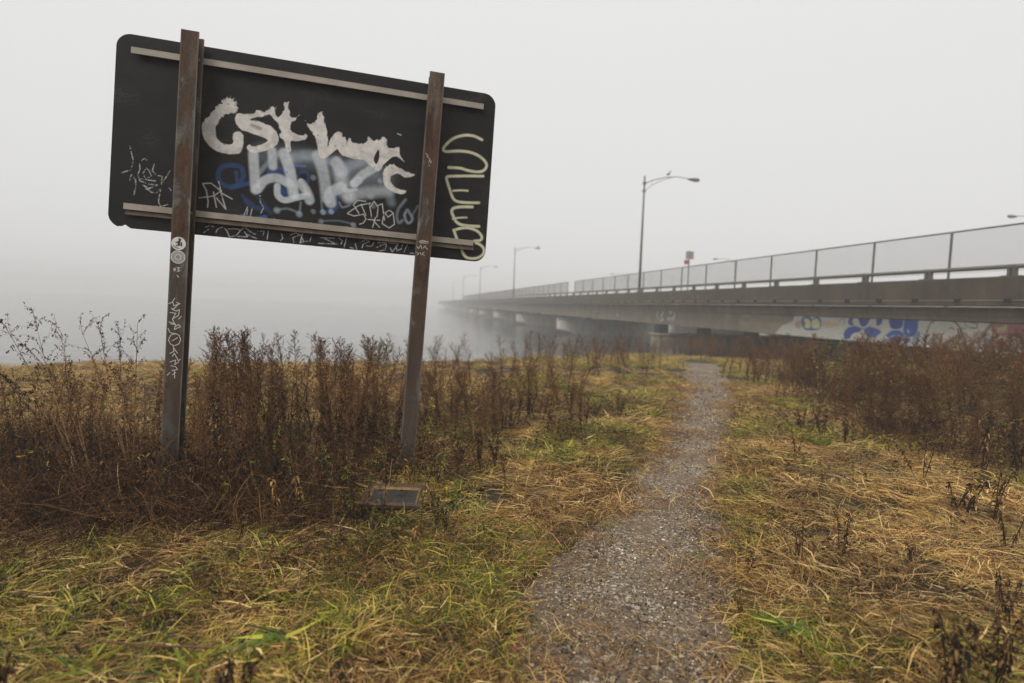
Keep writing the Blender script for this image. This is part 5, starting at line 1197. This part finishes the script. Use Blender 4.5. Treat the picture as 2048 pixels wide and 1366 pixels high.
# fallen red stem and bent twig lying in the foreground grass
def lying(name, pts_px, r, mat, label, cat='twig', lift=.06):
    P_ = []
    for px, py in pts_px: q = at(px, py, .04); P_.append((q[0], q[1], float(gz(q[0], q[1])) + lift + .02 * rng.random()))
    mb = MB(); mb.tube(P_, r, 5, .7); o = mb.obj(name, mat); tag(o, label, cat)
m_redstem = flat_mat('red_brown_stem', lin(104, 58, 40), .5, 0, .3, 20)
lying('fallen_twig', [(240, 1298), (330, 1262), (420, 1205)], .004, m_redstem, 'reddish-brown fallen stem slanting through the left foreground grass', lift=.1)
lying('fallen_twig', [(210, 1322), (300, 1336), (430, 1348)], .004, m_redstem, 'reddish stem lying almost level near the bottom left edge', lift=.08)
lying('fallen_twig', [(790, 918), (830, 885), (868, 868)], .006, m_black, 'dark bent twig leaning at the foot of the right sign post', lift=.15)
# autumn leaves
m_leafred = flat_mat('red_brown_leaf', lin(118, 56, 34), .6, 0, .2, 20)
for px, py, lb in [(1042, 1283, 'small rust-red fallen leaf at the left edge of the gravel'), (1030, 1300, 'rust-red fallen leaf just below the other one by the gravel'), (720, 1240, 'dark red fallen leaf in the grass at the bottom middle'), (1622, 1130, 'rust-brown leaf lying behind the green-crowned wilted plant'), (625, 1235, 'curled brown leaf in the grass near the strap leaves'), (1500, 730, 'dark leaf at the far end')][:5]:
    q = at(px, py, .03); mb = MB(); 
    for a_ in range(5): an = a_ * 1.25; mb.leaf((0, 0, .01), (math.cos(an), math.sin(an), .25), .020, .011, .35, .5, 2, side=np.array([-math.sin(an), math.cos(an), 0]))
    o = mb.obj('fallen_leaf', m_leafred, None, (q[0], q[1], float(gz(q[0], q[1])) + .05)); o.rotation_euler = (.3, .2, px); tag(o, lb, 'leaf')

# ------------------------------------------------------------------ picture frame lying in the grass
def frame_part():
    TL, TR, BR_, BL_ = [at(*p, .10) for p in ((744, 990), (858, 992), (828, 1022), (722, 1020))]
    c = (TL + TR + BR_ + BL_) / 4; ux = (TR - TL); W = np.linalg.norm(ux[:2]) ; ux /= np.linalg.norm(ux); H = .31
    an = math.atan2(ux[1], ux[0]); root = empty('picture_frame', (c[0], c[1], float(gz(c[0], c[1])) + .09)); root.rotation_euler = (.13, .02, an)
    tag(root, 'empty wooden picture frame with gold moulding lying in the grass below the right post', 'picture frame')
    mw = flat_mat('worn_brown_wood', lin(72, 50, 33), .7, 0, .5, 25); mg = flat_mat('gold_moulding', lin(134, 104, 56), .45, .3, .25, 25); mgl = flat_mat('dark_glass', (.022, .018, .015, 1), .6, 0, .4)
    prof = [(0, 0), (0, .022), (.012, .032), (.026, .028), (.036, .020), (.046, .018), (.052, .008), (.052, 0)]
    hw, hh = W / 2, H / 2
    cs = [(-hw, -hh), (hw, -hh), (hw, hh), (-hw, hh)]; cn = [(1, 1), (-1, 1), (-1, -1), (1, -1)]
    for k in range(4):
        for lo, hi, mt, nm in ((0, 4, mw, 'frame_side'), (4, 7, mg, 'gold_strip')):
            vs = []
            for e in (k, (k + 1) % 4):
                for i_, z_ in prof[lo:hi + 1]: vs.append((cs[e][0] + cn[e][0] * i_, cs[e][1] + cn[e][1] * i_, z_))
            n = hi - lo + 1; mb = MB(); mb.add(vs, [(i_, i_ + 1, n + i_ + 1, n + i_) for i_ in range(n - 1)] + [tuple(range(n)), tuple(range(n, 2 * n))])
            if lo == 0: side_ = mb.obj(nm, mt, root)
            else: mb.obj(nm, mt, side_)
    mb = MB(); mb.box(-hw + .05, hw - .05, -hh + .05, hh - .05, .002, .006); mb.obj('backing', mgl, root)
frame_part()

# ------------------------------------------------------------------ fog
m, nt, p, out = mat_new('fog'); nt.nodes.remove(p)
pv = nd(nt, 'ShaderNodeVolumePrincipled'); pv.inputs['Color'].default_value = (0.94, 0.937, 0.93, 1); pv.inputs['Density'].default_value = 0.0042; pv.inputs['Anisotropy'].default_value = 0.0
nt.links.new(pv.outputs[0], out.inputs['Volume'])
mb = MB(); mb.box(-420, 420, -60, 520, -4.0, 12.4); o = mb.obj('haze', m); tag(o, 'pale fog filling the air over the water and bridge', None, None, 'stuff')
